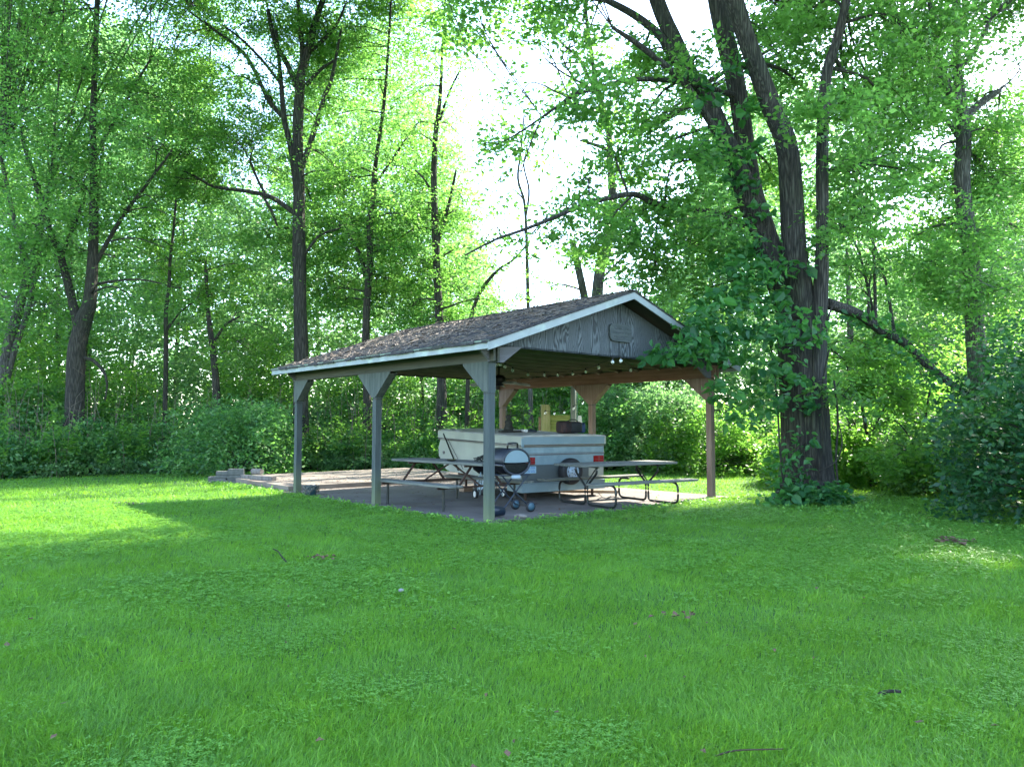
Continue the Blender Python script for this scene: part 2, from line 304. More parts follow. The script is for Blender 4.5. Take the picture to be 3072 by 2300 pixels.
def foliage(name, C, crad, per, size, mat, parent=None, flat_=0.45, droop=0.25, cull=True, six=False, asp=0.55, seed=1, keep=0.006, floor=0.03):
    """leaves scattered in small drooping sprays around the cluster centres C (n,3)"""
    rng = np.random.default_rng(seed); C = np.asarray(C, float); n = len(C)
    cr = np.broadcast_to(np.asarray(crad, float), (n,))
    P = np.repeat(C, per, 0); r = np.repeat(cr, per)[:,None]
    d = unit(rng.normal(size=P.shape))*rng.random((len(P),1))**0.5; d[:,2] *= flat_
    P = P+d*r; P[:,2] -= 0.18*r[:,0]*(d[:,0]**2+d[:,1]**2)
    ct = np.repeat(rng.uniform(0.0, 1.0, n), per); t = np.clip(ct+rng.normal(size=len(P))*0.22, 0, 1)
    k = P[:,2] > floor
    if cull: k &= ~(sunlit(P) & (rng.random(len(P)) > keep))
    P = P[k]; t = t[k]; dd = d[k]
    V, nper = leafquads(P, size, rng, droop, asp=asp, six=six, out=dd*0.5)
    if six: t = np.repeat(t, 2)
    return npmesh(name, V, nper, mat, t, parent)

# ---------------------------------------------------------------- lawn, slabs
def struct(name, mb, mat, smooth=False): return tag(mb.build(name, mat, smooth=smooth), kind='structure')
mb = MB(); n = 60
gx = [-300,-120,-60]+[-40+80*i/40 for i in range(41)]+[60,120,300]; gy = [-200,-60,-20]+[-5+65*i/44 for i in range(45)]+[80,140,400]
vs = [(x, y, 0.05*(mnoise.noise(Vector((x*0.18, y*0.18, 3))) if 1 < y < 60 and abs(x) < 40 and y > 24 else 0)) for y in gy for x in gx]
w = len(gx); mb.add(vs, [(j*w+i, j*w+i+1, (j+1)*w+i+1, (j+1)*w+i) for j in range(len(gy)-1) for i in range(w-1)])
struct('lawn', mb, M['lawn'], True)
P0 = Vector((-0.354, 11.558, 0)); TH = R(41.37); W, LN = 5.94, 6.60
U = Vector((math.cos(TH), math.sin(TH), 0)); Vv = Vector((-math.sin(TH), math.cos(TH), 0))
def loc(lx, ly, z=0): return P0+U*lx+Vv*ly+Vector((0,0,z))
def slab(name, poly, z0, z1, mat):
    mb = MB(); pts = []
    for i in range(len(poly)):                    # slightly chipped edge
        a = Vector(poly[i]); b = Vector(poly[(i+1) % len(poly)]); m = max(2, int((b-a).length/0.18)); nrm = Vector((b.y-a.y, a.x-b.x)).normalized()
        for k in range(m):
            q = a.lerp(b, k/m); e = mnoise.noise(Vector((q.x*3, q.y*3, z1*9)))*0.035; q = q+nrm*e; p = loc(q.x, q.y); pts.append((p.x, p.y))
    mb.prism(pts[::-1], 2, z0, z1); return struct(name, mb, mat)
slab('pavilion_floor', [(-0.14,-0.16),(W+0.45,-0.16),(W+0.45,LN+0.55),(-0.14,LN+0.55)], -0.05, 0.05, M['concrete'])
slab('rear_patio', [(0.05,LN+0.56),(W+0.3,LN+0.56),(W+0.3,LN+5.3),(0.25,LN+5.0)], -0.05, 0.15, M['concrete2'])

# ---------------------------------------------------------------- pavilion
pav = thing('pavilion', 'open timber pavilion with shingled gable roof on six posts in the lawn', 'pavilion', P0, TH)
OS, OF = 0.40, 0.45; PS = 0.125; BZ = 2.50; ZE = 2.76; SL = 0.338; ZR = ZE+SL*(W/2+OS)
def post(x, y, wings, mat, bm, lab=None):
    p = MB().box((x, y, BZ/2+0.02), (PS, PS, BZ-0.04), None, 0.008).build('post', mat, pav, label=lab)
    b = MB(); w = PS/2; H = 0.46; E = 0.50
    poly = [(y-w, BZ-H), (y+w, BZ-H)]
    poly += [(y+w+E, BZ-0.03), (y+w+E, BZ)] if wings[1] else [(y+w, BZ)]
    poly += [(y-w-E, BZ), (y-w-E, BZ-0.03)] if wings[0] else [(y-w, BZ)]
    for sx in (-1, 1): b.prism(poly, 0, x+sx*(w+0.003), x+sx*(w+0.020))
    for k, sg in ((0, -1), (1, 1)):
        if wings[k]: b.bar((x, y+sg*(w+0.02), BZ-H+0.03), (x, y+sg*(w+E-0.03), BZ-0.035), PS-0.01, 0.03)
    b.build('bracket', bm, p)
    nail = MB()
    nail.box((x, y, BZ-H-0.03), (PS+0.012, PS+0.012, 0.012)); nail.build('strap', M['metal'], p)
    return p
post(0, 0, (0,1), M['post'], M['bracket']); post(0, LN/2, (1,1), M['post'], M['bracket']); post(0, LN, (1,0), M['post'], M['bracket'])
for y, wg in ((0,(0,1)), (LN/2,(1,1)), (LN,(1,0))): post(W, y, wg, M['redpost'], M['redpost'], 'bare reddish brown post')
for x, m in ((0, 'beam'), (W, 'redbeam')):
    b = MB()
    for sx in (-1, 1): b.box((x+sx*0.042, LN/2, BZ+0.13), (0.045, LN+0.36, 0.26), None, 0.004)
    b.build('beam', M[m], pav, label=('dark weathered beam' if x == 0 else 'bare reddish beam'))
def roofz(x, off=0.0): return ZR-SL*abs(x-W/2)+off
nt_ = 12
for i in range(nt_):
    y = 0.06+(LN-0.12)*i/(nt_-1); t = MB(); cz = BZ+0.26
    t.box((W/2, y, cz+0.05), (W+0.1, 0.038, 0.09))
    for sg in (-1, 1):
        t.bar((W/2+sg*(W/2+0.05), y, roofz(-0.05, -0.15)), (W/2+sg*0.01, y, ZR-0.12), 0.038, 0.085)
        t.bar((W/2+sg*1.1, y, cz+0.1), (W/2+sg*1.6, y, roofz(W/2+1.6, -0.19)), 0.038, 0.07)
        t.bar((W/2+sg*1.1, y, cz+0.1), (W/2+sg*0.02, y, ZR-0.2), 0.038, 0.07)
    t.bar((W/2, y, cz+0.1), (W/2, y, ZR-0.17), 0.037, 0.07, (0,1,0))
    t.build('roof_truss', M['truss'], pav)
for y, sg in ((-0.075, -1), (LN+0.075, 1)):
    z0 = BZ+0.275; g = MB(); xa = 0.0
    dz = lambda x: roofz(x, -0.135)
    g.prism([(-0.05, z0), (W+0.05, z0), (W+0.05, dz(W+0.05)), (W/2, dz(W/2)), (-0.05, dz(-0.05))], 1, y-0.009, y+0.009)
    g.build('gable_panel', M['gable'], pav)
    for x0, sx in ((0, 1), (W, -1)):
        c = MB(); a = [(x0-sx*0.07, BZ-0.002), (x0+sx*0.22, BZ-0.002), (x0+sx*0.62, BZ+0.27), (x0+sx*0.62, BZ+0.272), (x0-sx*0.30, BZ+0.20), (x0-sx*0.07, BZ+0.02)]
        c.prism(a, 1, y-0.012 if sg < 0 else y-0.03, y+0.03 if sg < 0 else y+0.012); c.build('corner_board', M['cornerboard'], pav)
d = MB()                                       # sheathing
for sg in (-1, 1):
    xe = W/2+sg*(W/2+OS-0.02); d.prism([(xe, roofz(xe, -0.035)), (W/2, ZR-0.035), (W/2, ZR-0.06), (xe, roofz(xe, -0.06))], 1, -OF+0.025, LN+OF-0.025)
d.build('roof_deck', M['deck'], pav)
for sg in (-1, 1):
    xe = W/2+sg*(W/2+OS)
    f = MB().box((xe+sg*0.012, LN/2, ZE-0.065), (0.024, LN+2*OF+0.05, 0.105), None, 0.003); f.build('eave_fascia', M['fascia'], pav)
    MB().box((xe+sg*0.022, LN/2, ZE+0.001), (0.05, LN+2*OF+0.06, 0.022)).build('drip_edge', M['drip'], pav)
    for yy, s2 in ((-OF, -1), (LN+OF, 1)):
        f = MB(); zt = -0.012; zb = -0.135
        f.prism([(xe-sg*0.001, roofz(xe, zt)), (W/2, ZR+zt), (W/2, ZR+zb), (xe-sg*0.001, roofz(xe, zb))], 1, yy-0.012, yy+0.012); f.build('rake_board', M['fascia'], pav)
sh = MB(); rr = random.Random(3); run = W/2+OS+0.04; slen = run*math.sqrt(1+SL*SL); nc = 25; ex = slen/nc
ca = 1/math.sqrt(1+SL*SL); sa = SL*ca
for sg in (-1, 1):
    for c in range(nc):
        y = -OF-0.03-rr.random()*0.2
        while y < LN+OF+0.03:
            wd = rr.choice((0.13, 0.17, 0.21, 0.26)); y0 = max(y, -OF-0.03); y1 = min(y+wd-0.006, LN+OF+0.03)
            if y1-y0 > 0.02:
                s0 = c*ex-rr.uniform(0, 0.035); s1 = (c+1)*ex+0.03; h = 0.012+rr.random()*0.016; cu = rr.uniform(-0.004, 0.012)
                P = []
                for (s_, hh) in ((s0, h+cu), (s1, 0.004)):
                    s_ = min(s_, slen); x = W/2+sg*(run-s_*ca); z = ZR-SL*run+s_*sa
                    for yy in (y0, y1):
                        e = rr.uniform(-0.003, 0.003)
                        P.append((x, yy, z-0.012)); P.append((x, yy, z+hh+e))
                sh.add(P, [(0,1,3,2), (4,6,7,5), (0,4,5,1), (2,3,7,6), (1,5,7,3), (0,2,6,4)])
            y += wd
sh.box((W/2, LN/2, ZR+0.012), (0.20, LN+2*OF+0.05, 0.022), None, 0.006)
sh.build('shingles', M['shingle'], pav)
pq = thing_pl = MB()
pts = []
for k in range(28):
    a = 2*PI*k/28; cx, sx_ = math.cos(a), math.sin(a); q = (abs(cx)**5+abs(sx_)**5)**(-0.2); wv = 1+0.05*mnoise.noise(Vector((cx*2, sx_*2, 4)))
    pts.append((W/2+0.02+0.30*cx*q*wv, 3.19+0.16*sx_*q*wv))
pq.prism(pts[::-1], 1, -0.125, -0.086); pl = pq.build('plaque', M['plaque'], pav, label='carved live-edge wooden plaque')
rr = random.Random(5)
for row, (zz, xa, xb) in enumerate(((3.27, -0.19, 0.20), (3.19, -0.22, 0.22), (3.11, -0.18, 0.1))):
    cv = MB(); x = xa
    while x < xb:
        wd = rr.uniform(0.018, 0.034)
        for _ in range(2):
            cv.bar((W/2+0.02+x+rr.uniform(0, wd), -0.1265, zz-0.02+rr.uniform(0, .012)), (W/2+0.02+x+rr.uniform(0, wd), -0.1265, zz+0.02-rr.uniform(0,.012)), 0.005, 0.007, (1,0,0.01))
        cv.bar((W/2+0.02+x, -0.1268, zz+rr.choice((-.018, 0, .018))), (W/2+0.02+x+wd, -0.1268, zz+rr.choice((-.018, 0, .018))), 0.005, 0.006)
        x += wd+0.012
    cv.build('carved_line', M['carve'], pl)

# twigs and seed litter lying on the roof
tw = MB(); rr = random.Random(9)
for k in range(2600):
    s_ = rr.random()**0.9*slen; yy = rr.uniform(-OF, LN+OF); sg = -1 if rr.random() < 0.8 else 1
    x = W/2+sg*(run-s_*ca); z = ZR-SL*run+s_*sa+0.03; L_ = rr.uniform(0.05, 0.22)*(2.2 if rr.random() < 0.06 else 1); a = rr.uniform(0, PI)
    dx, dy = math.cos(a)*L_, math.sin(a)*L_; p = loc(x, yy, z); q = loc(x+dx, yy+dy, z-SL*sg*dx+rr.uniform(0, 0.02)); m_ = (p+q)/2+Vector((rr.uniform(-.2,.2)*L_, rr.uniform(-.2,.2)*L_, rr.uniform(0, .012)))
    if not (-OS < x+dx < W+OS and -OF < yy+dy < LN+OF): continue
    if rr.random() < 0.8: tw.tube([p, m_, q], [0.004, 0.0035, 0.002], 3)
    else:
        e = (q-p).normalized().cross(Vector((0,0,1)))*rr.uniform(.012,.03); tw.add([p, m_+e, q, m_-e+Vector((0,0,.01))], [(0,1,2,3)])
tag(tw.build('roof_litter', M['twig']), 'dry twigs and leaf litter scattered over the shingle roof', 'litter', kind='stuff')

# ---------------------------------------------------------------- ceiling fan, string lights
fp = loc(W/2-0.05, LN/2-0.1)
fan = thing('ceiling_fan', 'dark ceiling fan with pale blades hanging under the pavilion roof', 'ceiling fan', (fp.x, fp.y, 2.45), R(12))
MB().tube([(0,0,0.12), (0,0,0.33)], 0.018, 8).build('rod', M['bronze'], fan)
MB().lathe([(0.03,-0.09),(0.09,-0.08),(0.12,-0.03),(0.145,0.02),(0.145,0.09),(0.10,0.13),(0.03,0.15)], (0,0,0)).build('motor', M['bronze'], fan, True)
MB().lathe([(0.02,0.30),(0.09,0.31),(0.09,0.34)], (0,0,0)).build('canopy_cap', M['bronze'], fan, True)
for k in range(5):
    a = 2*PI*k/5; rot = Matrix.Rotation(a, 3, 'Z') @ Matrix.Rotation(R(5), 3, 'Y') @ Matrix.Rotation(R(24), 3, 'X')
    b = MB(); prof = [(0.20,-0.045),(0.30,-0.065),(0.62,-0.075),(0.68,-0.05),(0.69,0),(0.68,0.05),(0.62,0.075),(0.30,0.065),(0.20,0.045)]
    vs = [rot @ Vector((x,y,-0.004)) for x,y in prof]+[rot @ Vector((x,y,0.004)) for x,y in prof]; m_ = len(prof)
    b.add(vs, [tuple(range(m_))[::-1], tuple(range(m_, 2*m_))]+[(i,(i+1) % m_,(i+1) % m_+m_,i+m_) for i in range(m_)])
    bo = b.build('blade', M['blade'], fan)
    MB().bar(rot @ Vector((0.13,0,-0.006)), rot @ Vector((0.26,0,-0.010)), 0.03, 0.012).build('blade_arm', M['bronze'], bo)
MB().tube([(0,0,-0.09),(0.005,0,-0.2),(0,0,-0.42)], 0.004, 5).build('pull_chain', M['bronze'], fan)
def lights(label, pts, sag, grp):
    t = thing('string_lights', label, 'string lights', pts[0], 0, grp); o = Vector(pts[0]); path = []
    for i in range(len(pts)-1):
        a, b = Vector(pts[i]), Vector(pts[i+1])
        for j in range(5):
            q = j/5; path.append(a.lerp(b, q)+Vector((0,0,0.07-sag*4*q*(1-q)))-o)
    path.append(Vector(pts[-1])+Vector((0,0,0.07))-o); MB().tube(path, 0.006, 5).build('cord', M['wire'], t)
    for p in pts:
        q = Vector(p)-o; s = MB().lathe([(0.012,0.025),(0.014,0.03),(0.014,0.068)], q, 10).build('socket', M['wire'], t)
        MB().lathe([(0.004,-0.036),(0.018,-0.032),(0.031,-0.014),(0.034,0.0),(0.030,0.014),(0.016,0.026),(0.012,0.032)], q, 12).build('bulb', M['glass'], s, True)
B1 = [(496.3,364.5),(500.2,364.1),(505,366.3),(512.6,369.9),(528,374.1),(544.3,374.4),(557.9,374.7),(572.7,373.5),(585.7,371.1),(598.7,366.9),(612.5,361.4),(620.7,360.3),(630.6,369.8),(641.6,378.4)]
lights('string of clear round bulbs strung along the underside of the pavilion roof', [ground(x, y-0.0, 2.66) if False else at(x, y, 0.99*(2.665-1.5)*747/(426-y)) for x, y in B1], 0.01, 'bulb strings')
B2 = [(545.2,412.6),(554.6,413.1),(564.2,411.7),(573.7,408),(582.7,402.8),(592,396)]
lights('string of round bulbs sagging from the back post to the mossy screen', [at(x, y, 18.9-0.1*i) for i, (x, y) in enumerate(B2)], 0.02, 'bulb strings')

# ---------------------------------------------------------------- picnic tables
def planks(t, name, xa, xb, ys, z, th, mat):
    b = MB(); rr = random.Random(len(name)+int(z*100))
    for (y0, y1) in ys: b.box(((xa+xb)/2+rr.uniform(-.012,.012), (y0+y1)/2, z-th/2), (xb-xa, y1-y0-0.008, th), None, 0.006)
    return b.build(name, mat, t)
t1 = thing('picnic_table', 'grey plank picnic table with splayed straight iron legs left of the front post', 'picnic table', (-1.14, 14.0, 0.05), R(-47.8), 'picnic tables under the pavilion')
planks(t1, 'tabletop', -1.42, 1.36, [(-0.38+0.19*i, -0.38+0.19*(i+1)) for i in range(4)], 0.82, 0.045, M['tablewood'])
for y in (-0.82, 0.82): planks(t1, 'bench', -1.22, 1.22, [(y-0.15, y), (y, y+0.15)], 0.46, 0.04, M['tablewood'])
for x in (-0.86, 0.86):
    b = MB(); b.bar((x,-0.95,0.395), (x,0.95,0.395), 0.035, 0.035)
    b.bar((x,-0.36,0.755), (x,0.36,0.755), 0.035, 0.035); fr = b.build('frame', M['rustmetal'], t1)
    for y in (-1, 1):
        MB().bar((x, y*0.20, 0.76), (x, y*0.50, 0.40), 0.04, 0.03, (1,0,0)).build('splayed_leg', M['rustmetal'], t1)
        MB().tube([(x, y*0.82, 0.38), (x, y*0.82, 0.0)], 0.021, 10).build('leg', M['metal'], t1)
    sx = 1 if x > 0 else -1
    MB().bar((x-sx*0.02, 0, 0.41), (sx*0.06, 0, 0.755), 0.03, 0.025).build('brace', M['rustmetal'], t1)
t2 = thing('picnic_table', 'picnic table with bent steel tube frame beside the camper in the right bay', 'picnic table', (2.005, 14.28, 0.05), math.atan2(0.835, 1.275), 'picnic tables under the pavilion')
planks(t2, 'tabletop', -1.2, 1.2, [(-0.40+0.16*i, -0.40+0.16*(i+1)) for i in range(5)], 0.77, 0.045, M['tablewood'])
for y in (-0.74, 0.74): planks(t2, 'bench', -1.26, 1.26, [(y-0.14, y), (y, y+0.14)], 0.46, 0.04, M['tablewood'])
for x in (-0.76, 0.76):
    for sg in (-1, 1):
        # each half is one bent tube: under the top, down to the centre, along the ground, up and back under the bench
        path = [(x,sg*0.30,0.70),(x,sg*0.30,0.62),(x,sg*0.27,0.57),(x,sg*0.10,0.42),(x,sg*0.035,0.36),(x,sg*0.035,0.30),(x,sg*0.035,0.12),(x,sg*0.05,0.05),(x,sg*0.12,0.02),(x,sg*0.4,0.02),(x,sg*0.70,0.02),(x,sg*0.79,0.05),(x,sg*0.82,0.12),(x,sg*0.82,0.30),(x,sg*0.79,0.37),(x,sg*0.72,0.405),(x,sg*0.52,0.408)]
        MB().tube(smoothpath(path, 3), 0.021, 10).build('tube_leg', M['metal'], t2, True)
    MB().bar((x,-0.36,0.708), (x,0.36,0.708), 0.04, 0.02).build('top_bracket', M['metal'], t2)
    sx = 1 if x > 0 else -1
    MB().tube([(x, 0, 0.40), (x-sx*0.28, 0, 0.715)], 0.012, 8).build('brace', M['metal'], t2)

# ---------------------------------------------------------------- pop-up camper
tp = Vector((0.185, 14.62, 0.0)); tdir = Vector((1.725, 1.191, 0)).normalized()
cm = thing('camping_trailer', 'closed ivory pop-up camping trailer with spare tyre parked under the pavilion', 'trailer', tp, math.atan2(tdir.y, tdir.x))
WT, LT = 2.13, 3.28; TI = 0.034             # nose-up tilt
def tz(y, z): return z+TI*y
def shell(b, y0, y1, z0, z1, x0=0.0, x1=WT):    # tilted box with the camper's rake
    vs = [(x0,y0,tz(y0,z0)),(x1,y0,tz(y0,z0)),(x1,y1,tz(y1,z0)),(x0,y1,tz(y1,z0)),(x0,y0,tz(y0,z1)),(x1,y0,tz(y0,z1)),(x1,y1,tz(y1,z1)),(x0,y1,tz(y1,z1))]
    return b.add(vs, [(3,2,1,0),(4,5,6,7),(0,1,5,4),(1,2,6,5),(2,3,7,6),(3,0,4,7)])
b = MB(); prof = [(0.02,0.40),(0.0,1.12),(LT-0.06,1.12),(LT+0.04,0.9),(LT+0.02,0.72),(LT-0.30,0.44),(LT-0.5,0.40)]
b.prism([(y, tz(y, z)) for y, z in prof], 0, 0.0, WT); body = b.build('body', M['camper'], cm)
b = MB(); shell(b, -0.035, LT+0.02, 1.14, 1.30, -0.03, WT+0.03); lid = b.build('lid', M['camper'], cm)
b = MB(); zt = 1.30
prf = [(-0.03,0),(0.0,0.018),(0.25,0.03),(WT/2,0.045),(WT-0.25,0.03),(WT,0.018),(WT+0.03,0)]
b.add([(x, -0.035, tz(-0.035, zt)+z+0.002) for x, z in prf]+[(x, LT+0.02, tz(LT+0.02, zt)+z+0.002) for x, z in prf], [(i,i+1,i+8,i+7) for i in range(6)]+[(0,1,2,3,4,5,6)[::-1], tuple(range(7,14))])
b.build('lid_roof', M['camperroof'], lid)
b = MB(); shell(b, -0.05, -0.036, 1.15, 1.295, 0.03, WT-0.03); b.build('rear_lid_panel', M['camperrear'], lid)
b = MB()
for (z, h, yo) in ((1.128,0.016,-0.03),(1.10,0.008,-0.022)):
    shell(b, yo-0.012, yo+0.02, z-h/2, z+h/2, -0.02, WT+0.02)
    shell(b, 0, LT, z-h/2, z+h/2, -0.035, -0.008)
b.build('seam', M['trim'], cm)
b = MB(); shell(b, -0.012, 0.018, 0.955, 1.09, 0.02, WT-0.02); b.build('rear_panel', M['camperrear'], cm, label='upper pale blue white rear band')
b = MB(); shell(b, -0.024, 0.018, 0.935, 0.955, 0.0, WT); shell(b, -0.02, 0.018, 0.97, 0.976, 0.0, WT); b.build('rear_rail', M['trim'], cm)
b = MB(); shell(b, -0.010, 0.018, 0.745, 0.933, 0.01, WT-0.01); b.build('rear_panel', M['camperrear'], cm)
b = MB(); shell(b, -0.006, 0.03, 0.40, 0.743, 0.01, WT*0.80); b.build('rear_panel', M['camperdark'], cm, label='dull grey lower rear panel')
b = MB(); shell(b, -0.03, 0.03, 0.375, 0.398, -0.01, WT+0.01); shell(b, -0.024, 0.5, 0.21, 0.373, 0.0, WT); b.build('bumper', M['camperrear'], cm)
b = MB(); shell(b, 0.6, LT-0.6, 0.25, 0.39, 0.15, WT-0.15); b.build('chassis', M['rustmetal'], cm)
for x0, x1 in ((0.03,0.30), (WT-0.30,WT-0.04)):
    b = MB(); shell(b, -0.04, -0.011, 0.76, 0.895, x0, x1); tl = b.build('tail_light', M['redlens'], cm)
    b = MB()
    for k in range(3): shell(b, -0.0425, -0.0405, 0.785+k*0.035, 0.79+k*0.035, x0+0.012, x1-0.012)
    shell(b, -0.043, -0.0405, 0.77, 0.885, (x0+x1)/2-0.004, (x0+x1)/2+0.004); b.build('lens_rib', M['trim'], tl)
b = MB(); shell(b, -0.02, -0.007, 0.585, 0.72, 0.04, 0.34); lp = b.build('licence_plate', M['plate'], cm)
b = MB()                                       # blocky two-row blue characters, only their right-hand end can be read
def seg(x, z, s): b.box((x, -0.0225, z), s)
for zrow, xs in ((0.690, (0.17, 0.23, 0.29)), (0.63, (0.17, 0.23, 0.29))):
    for i, x in enumerate(xs):
        if zrow > 0.66:
            seg(x-0.014, zrow, (0.008,0.003,0.04)); seg(x+0.014, zrow, (0.008,0.003,0.04)); seg(x, zrow+(0.0 if i == 2 else 0.016), (0.022,0.003,0.008))
        else:
            seg(x-0.014, zrow, (0.008,0.003,0.045)); seg(x+0.014, zrow-0.004*i, (0.008,0.003,0.03)); seg(x, zrow-0.02, (0.022,0.003,0.008))
b.build('plate_characters', M['blueink'], lp)
b = MB(); b.tube([(-0.035, 0.9, tz(.9,1.13)), (-0.04, 2.2, tz(2.2,1.12)), (-0.04, 3.0, tz(3.0,1.10))], 0.006, 6)
b.bar((-0.04, 3.02, tz(3.,1.24)), (-0.04, 2.35, tz(2.3,0.46)), 0.012, 0.035, (1,0,0)); b.build('lift_strut', M['metal'], cm)
b = MB(); b.bar((-0.04, 2.82, tz(2.9,1.12)), (-0.04, 2.15, tz(2.1,0.50)), 0.01, 0.012, (1,0,0)); b.build('awning_strap', M['trim'], cm)
b = MB(); shell(b, -0.06, -0.04, 1.10, 1.27, -0.035, 0.02); b.build('latch', M['silver'], cm)
b = MB(); b.lathe([(0.0,0),(0.035,0),(0.035,0.015),(0.0,0.02)], (-0.003, LT-0.22, tz(LT,0.80)), 14, Matrix.Rotation(-PI/2, 3, 'Y')); b.build('side_lamp', M['trim'], cm)
def wheel(parent, c, axis_rot, r, wd, hub='rim'):
    k = r/0.27; ty = MB().lathe([(r*0.60,-wd*.45),(r*0.68,-wd/2),(r*0.9,-wd/2),(r*0.985,-wd*.36),(r,-wd*.2),(r,wd*.2),(r*0.985,wd*.36),(r*0.9,wd/2),(r*0.68,wd/2),(r*0.60,wd*.45)], c, 32, axis_rot, cap=False)
    t = ty.build('tyre', M['rubber'], parent, True)
    h = MB().lathe([(r*0.60,-wd*.44),(r*0.60,wd*.40),(r*0.54,wd*.44),(r*0.50,wd*.30),(r*0.3,wd*.34),(r*0.26,wd*.46),(r*0.2,wd*.5),(0.001,wd*.5)], c, 24, axis_rot); h.build('rim', M[hub], parent, True)
    for j in range(8):
        a = 2*PI*j/8; p = axis_rot @ Vector((math.cos(a)*r*0.42, math.sin(a)*r*0.42, wd*.335)); MB().lathe([(r*0.055,0),(r*0.055,wd*.03)], Vector(c)+p, 8, axis_rot).build('rim_hole', M['trim'], parent)
    for j in range(5):
        a = 2*PI*j/5; p = axis_rot @ Vector((math.cos(a)*r*0.18, math.sin(a)*r*0.18, wd*.5)); MB().lathe([(r*0.04,0),(r*0.03,wd*.09)], Vector(c)+p, 6, axis_rot).build('wheel_nut', M['trim'], parent)
sp = bpy.data.objects.new('spare_wheel', None); COL.objects.link(sp); sp.parent = cm
wheel(sp, (1.12, -0.135, 0.60), Matrix.Rotation(PI/2, 3, 'X'), 0.265, 0.18)
for x, ax in ((0.10, -1), (WT-0.10, 1)):
    wh = bpy.data.objects.new('wheel', None); COL.objects.link(wh); wh.parent = cm
    wheel(wh, (x, 1.55, 0.05+0.27), Matrix.Rotation(ax*PI/2, 3, 'Y'), 0.27, 0.17)
b = MB(); b.bar((WT/2-0.5, LT-0.4, 0.5), (WT/2, LT+0.95, 0.56), 0.06, 0.08); b.bar((WT/2+0.5, LT-0.4, 0.5), (WT/2, LT+0.95, 0.56), 0.06, 0.08); b.build('drawbar', M['rustmetal'], cm)
b = MB(); b.tube([(WT/2, LT+0.8, 0.72), (WT/2, LT+0.8, 0.16)], 0.03, 10); b.box((WT/2, LT+0.8, 0.165), (0.16,0.16,0.02)); b.build('tongue_jack', M['metal'], cm)
for x, y in ((0.2, 0.15), (WT-0.2, 0.15), (0.3, LT-0.7)):
    b = MB(); b.bar((x,y,0.42+TI*y), (x,y,0.06), 0.045, 0.045); b.box((x,y,0.061), (0.12,0.12,0.014)); b.build('stabiliser', M['rustmetal'], cm)
b = MB(); b.box((0, 0, 0.06), (0.24,0.18,0.12), None, 0.01); o = b.build('timber_block', M['plank']); o.location = tp+tdir*0.25+Vector((-tdir.y, tdir.x, 0))*2.5+Vector((0,0,0.05)); o.rotation_euler = (0,0,R(40))
tag(o, 'small tan timber block on the floor under the front of the camper', 'block')
tn = Vector((-tdir.y, tdir.x, 0))
def ontop(x, y, z=0.0): return tp+tdir*x+tn*y+Vector((0,0,tz(y,1.30)+0.03+z))

# things on the camper roof
q = ontop(1.58, 0.42, 0.012); bg = thing('duffel_bag', 'black and red plaid duffel bag on the right end of the camper roof', 'bag', q, math.atan2(tdir.y, tdir.x)+R(2))
def puffy(a, bb, c, sx, sy, sz, mat, nm, par):
    m_ = MB(); nlat, nlon = 10, 20; vs = []
    for i in range(nlat+1):
        ph = -PI/2+PI*i/nlat
        for k in range(nlon):
            th = 2*PI*k/nlon; f = lambda v: math.copysign(abs(v)**0.42, v)
            x = f(math.cos(ph))*f(math.cos(th)); y = f(math.cos(ph))*f(math.sin(th)); z = f(math.sin(ph)); w_ = 1+0.05*mnoise.noise(Vector((x*2+a, y*2, z*2)))
            vs.append((a+x*sx*w_, bb+y*sy*w_, c+z*sz*w_))
    m_.add(vs, [(i*nlon+k, i*nlon+(k+1) % nlon, (i+1)*nlon+(k+1) % nlon, (i+1)*nlon+k) for i in range(nlat) for k in range(nlon)]); return m_.build(nm, mat, par, True)
puffy(0.04, 0, 0.125, 0.20, 0.15, 0.125, M['bag'], 'body', bg)
puffy(-0.19, 0, 0.13, 0.12, 0.155, 0.13, M['plaid'], 'plaid_side', bg)
puffy(0.27, 0, 0.115, 0.06, 0.12, 0.11, M['bluecloth'], 'end_pocket', bg)
MB().tube(smoothpath([(-0.15,-0.06,0.25),(-0.08,-0.10,0.29),(0.06,-0.10,0.28),(0.15,-0.06,0.24)], 4), 0.012, 6).build('handle', M['bag'], bg, True)
q = ontop(0.55, 1.2, 0.01); stt = thing('figurine', 'dark mossy garden figurine standing on a flat base on the camper roof', 'figurine', q, R(20))
MB().box((0,0,0.02), (0.44,0.24,0.03), None, 0.008).build('base', M['statue'], stt)
b = MB().lathe([(0.10,0.03),(0.115,0.07),(0.085,0.12),(0.075,0.17),(0.09,0.21),(0.06,0.25),(0.035,0.27),(0.055,0.30),(0.06,0.335),(0.035,0.365),(0.005,0.37)], (-0.03,0,0), 14)
b.v = [(x+0.02*mnoise.noise(Vector((x*14,y*14,z*14))), y+0.02*mnoise.noise(Vector((x*14,y*14,z*14+9))), z) for x,y,z in b.v]; b.build('figure', M['statue'], stt, True)
MB().box((0.08,0.02,0.345), (0.16,0.10,0.018), Matrix.Rotation(R(-12),3,'Y'), 0.004).build('hat_brim', M['statue'], stt)
q = ontop(0.93, 1.05, 0.01); bx = thing('small_case', 'flat dark case with a white end lying on the camper roof', 'case', q, R(30))
MB().box((0.06,0,0.03), (0.22,0.12,0.05), None, 0.01).build('body', M['navy'], bx); MB().box((-0.10,0,0.035), (0.09,0.11,0.06), None, 0.008).build('white_end', M['white'], bx)

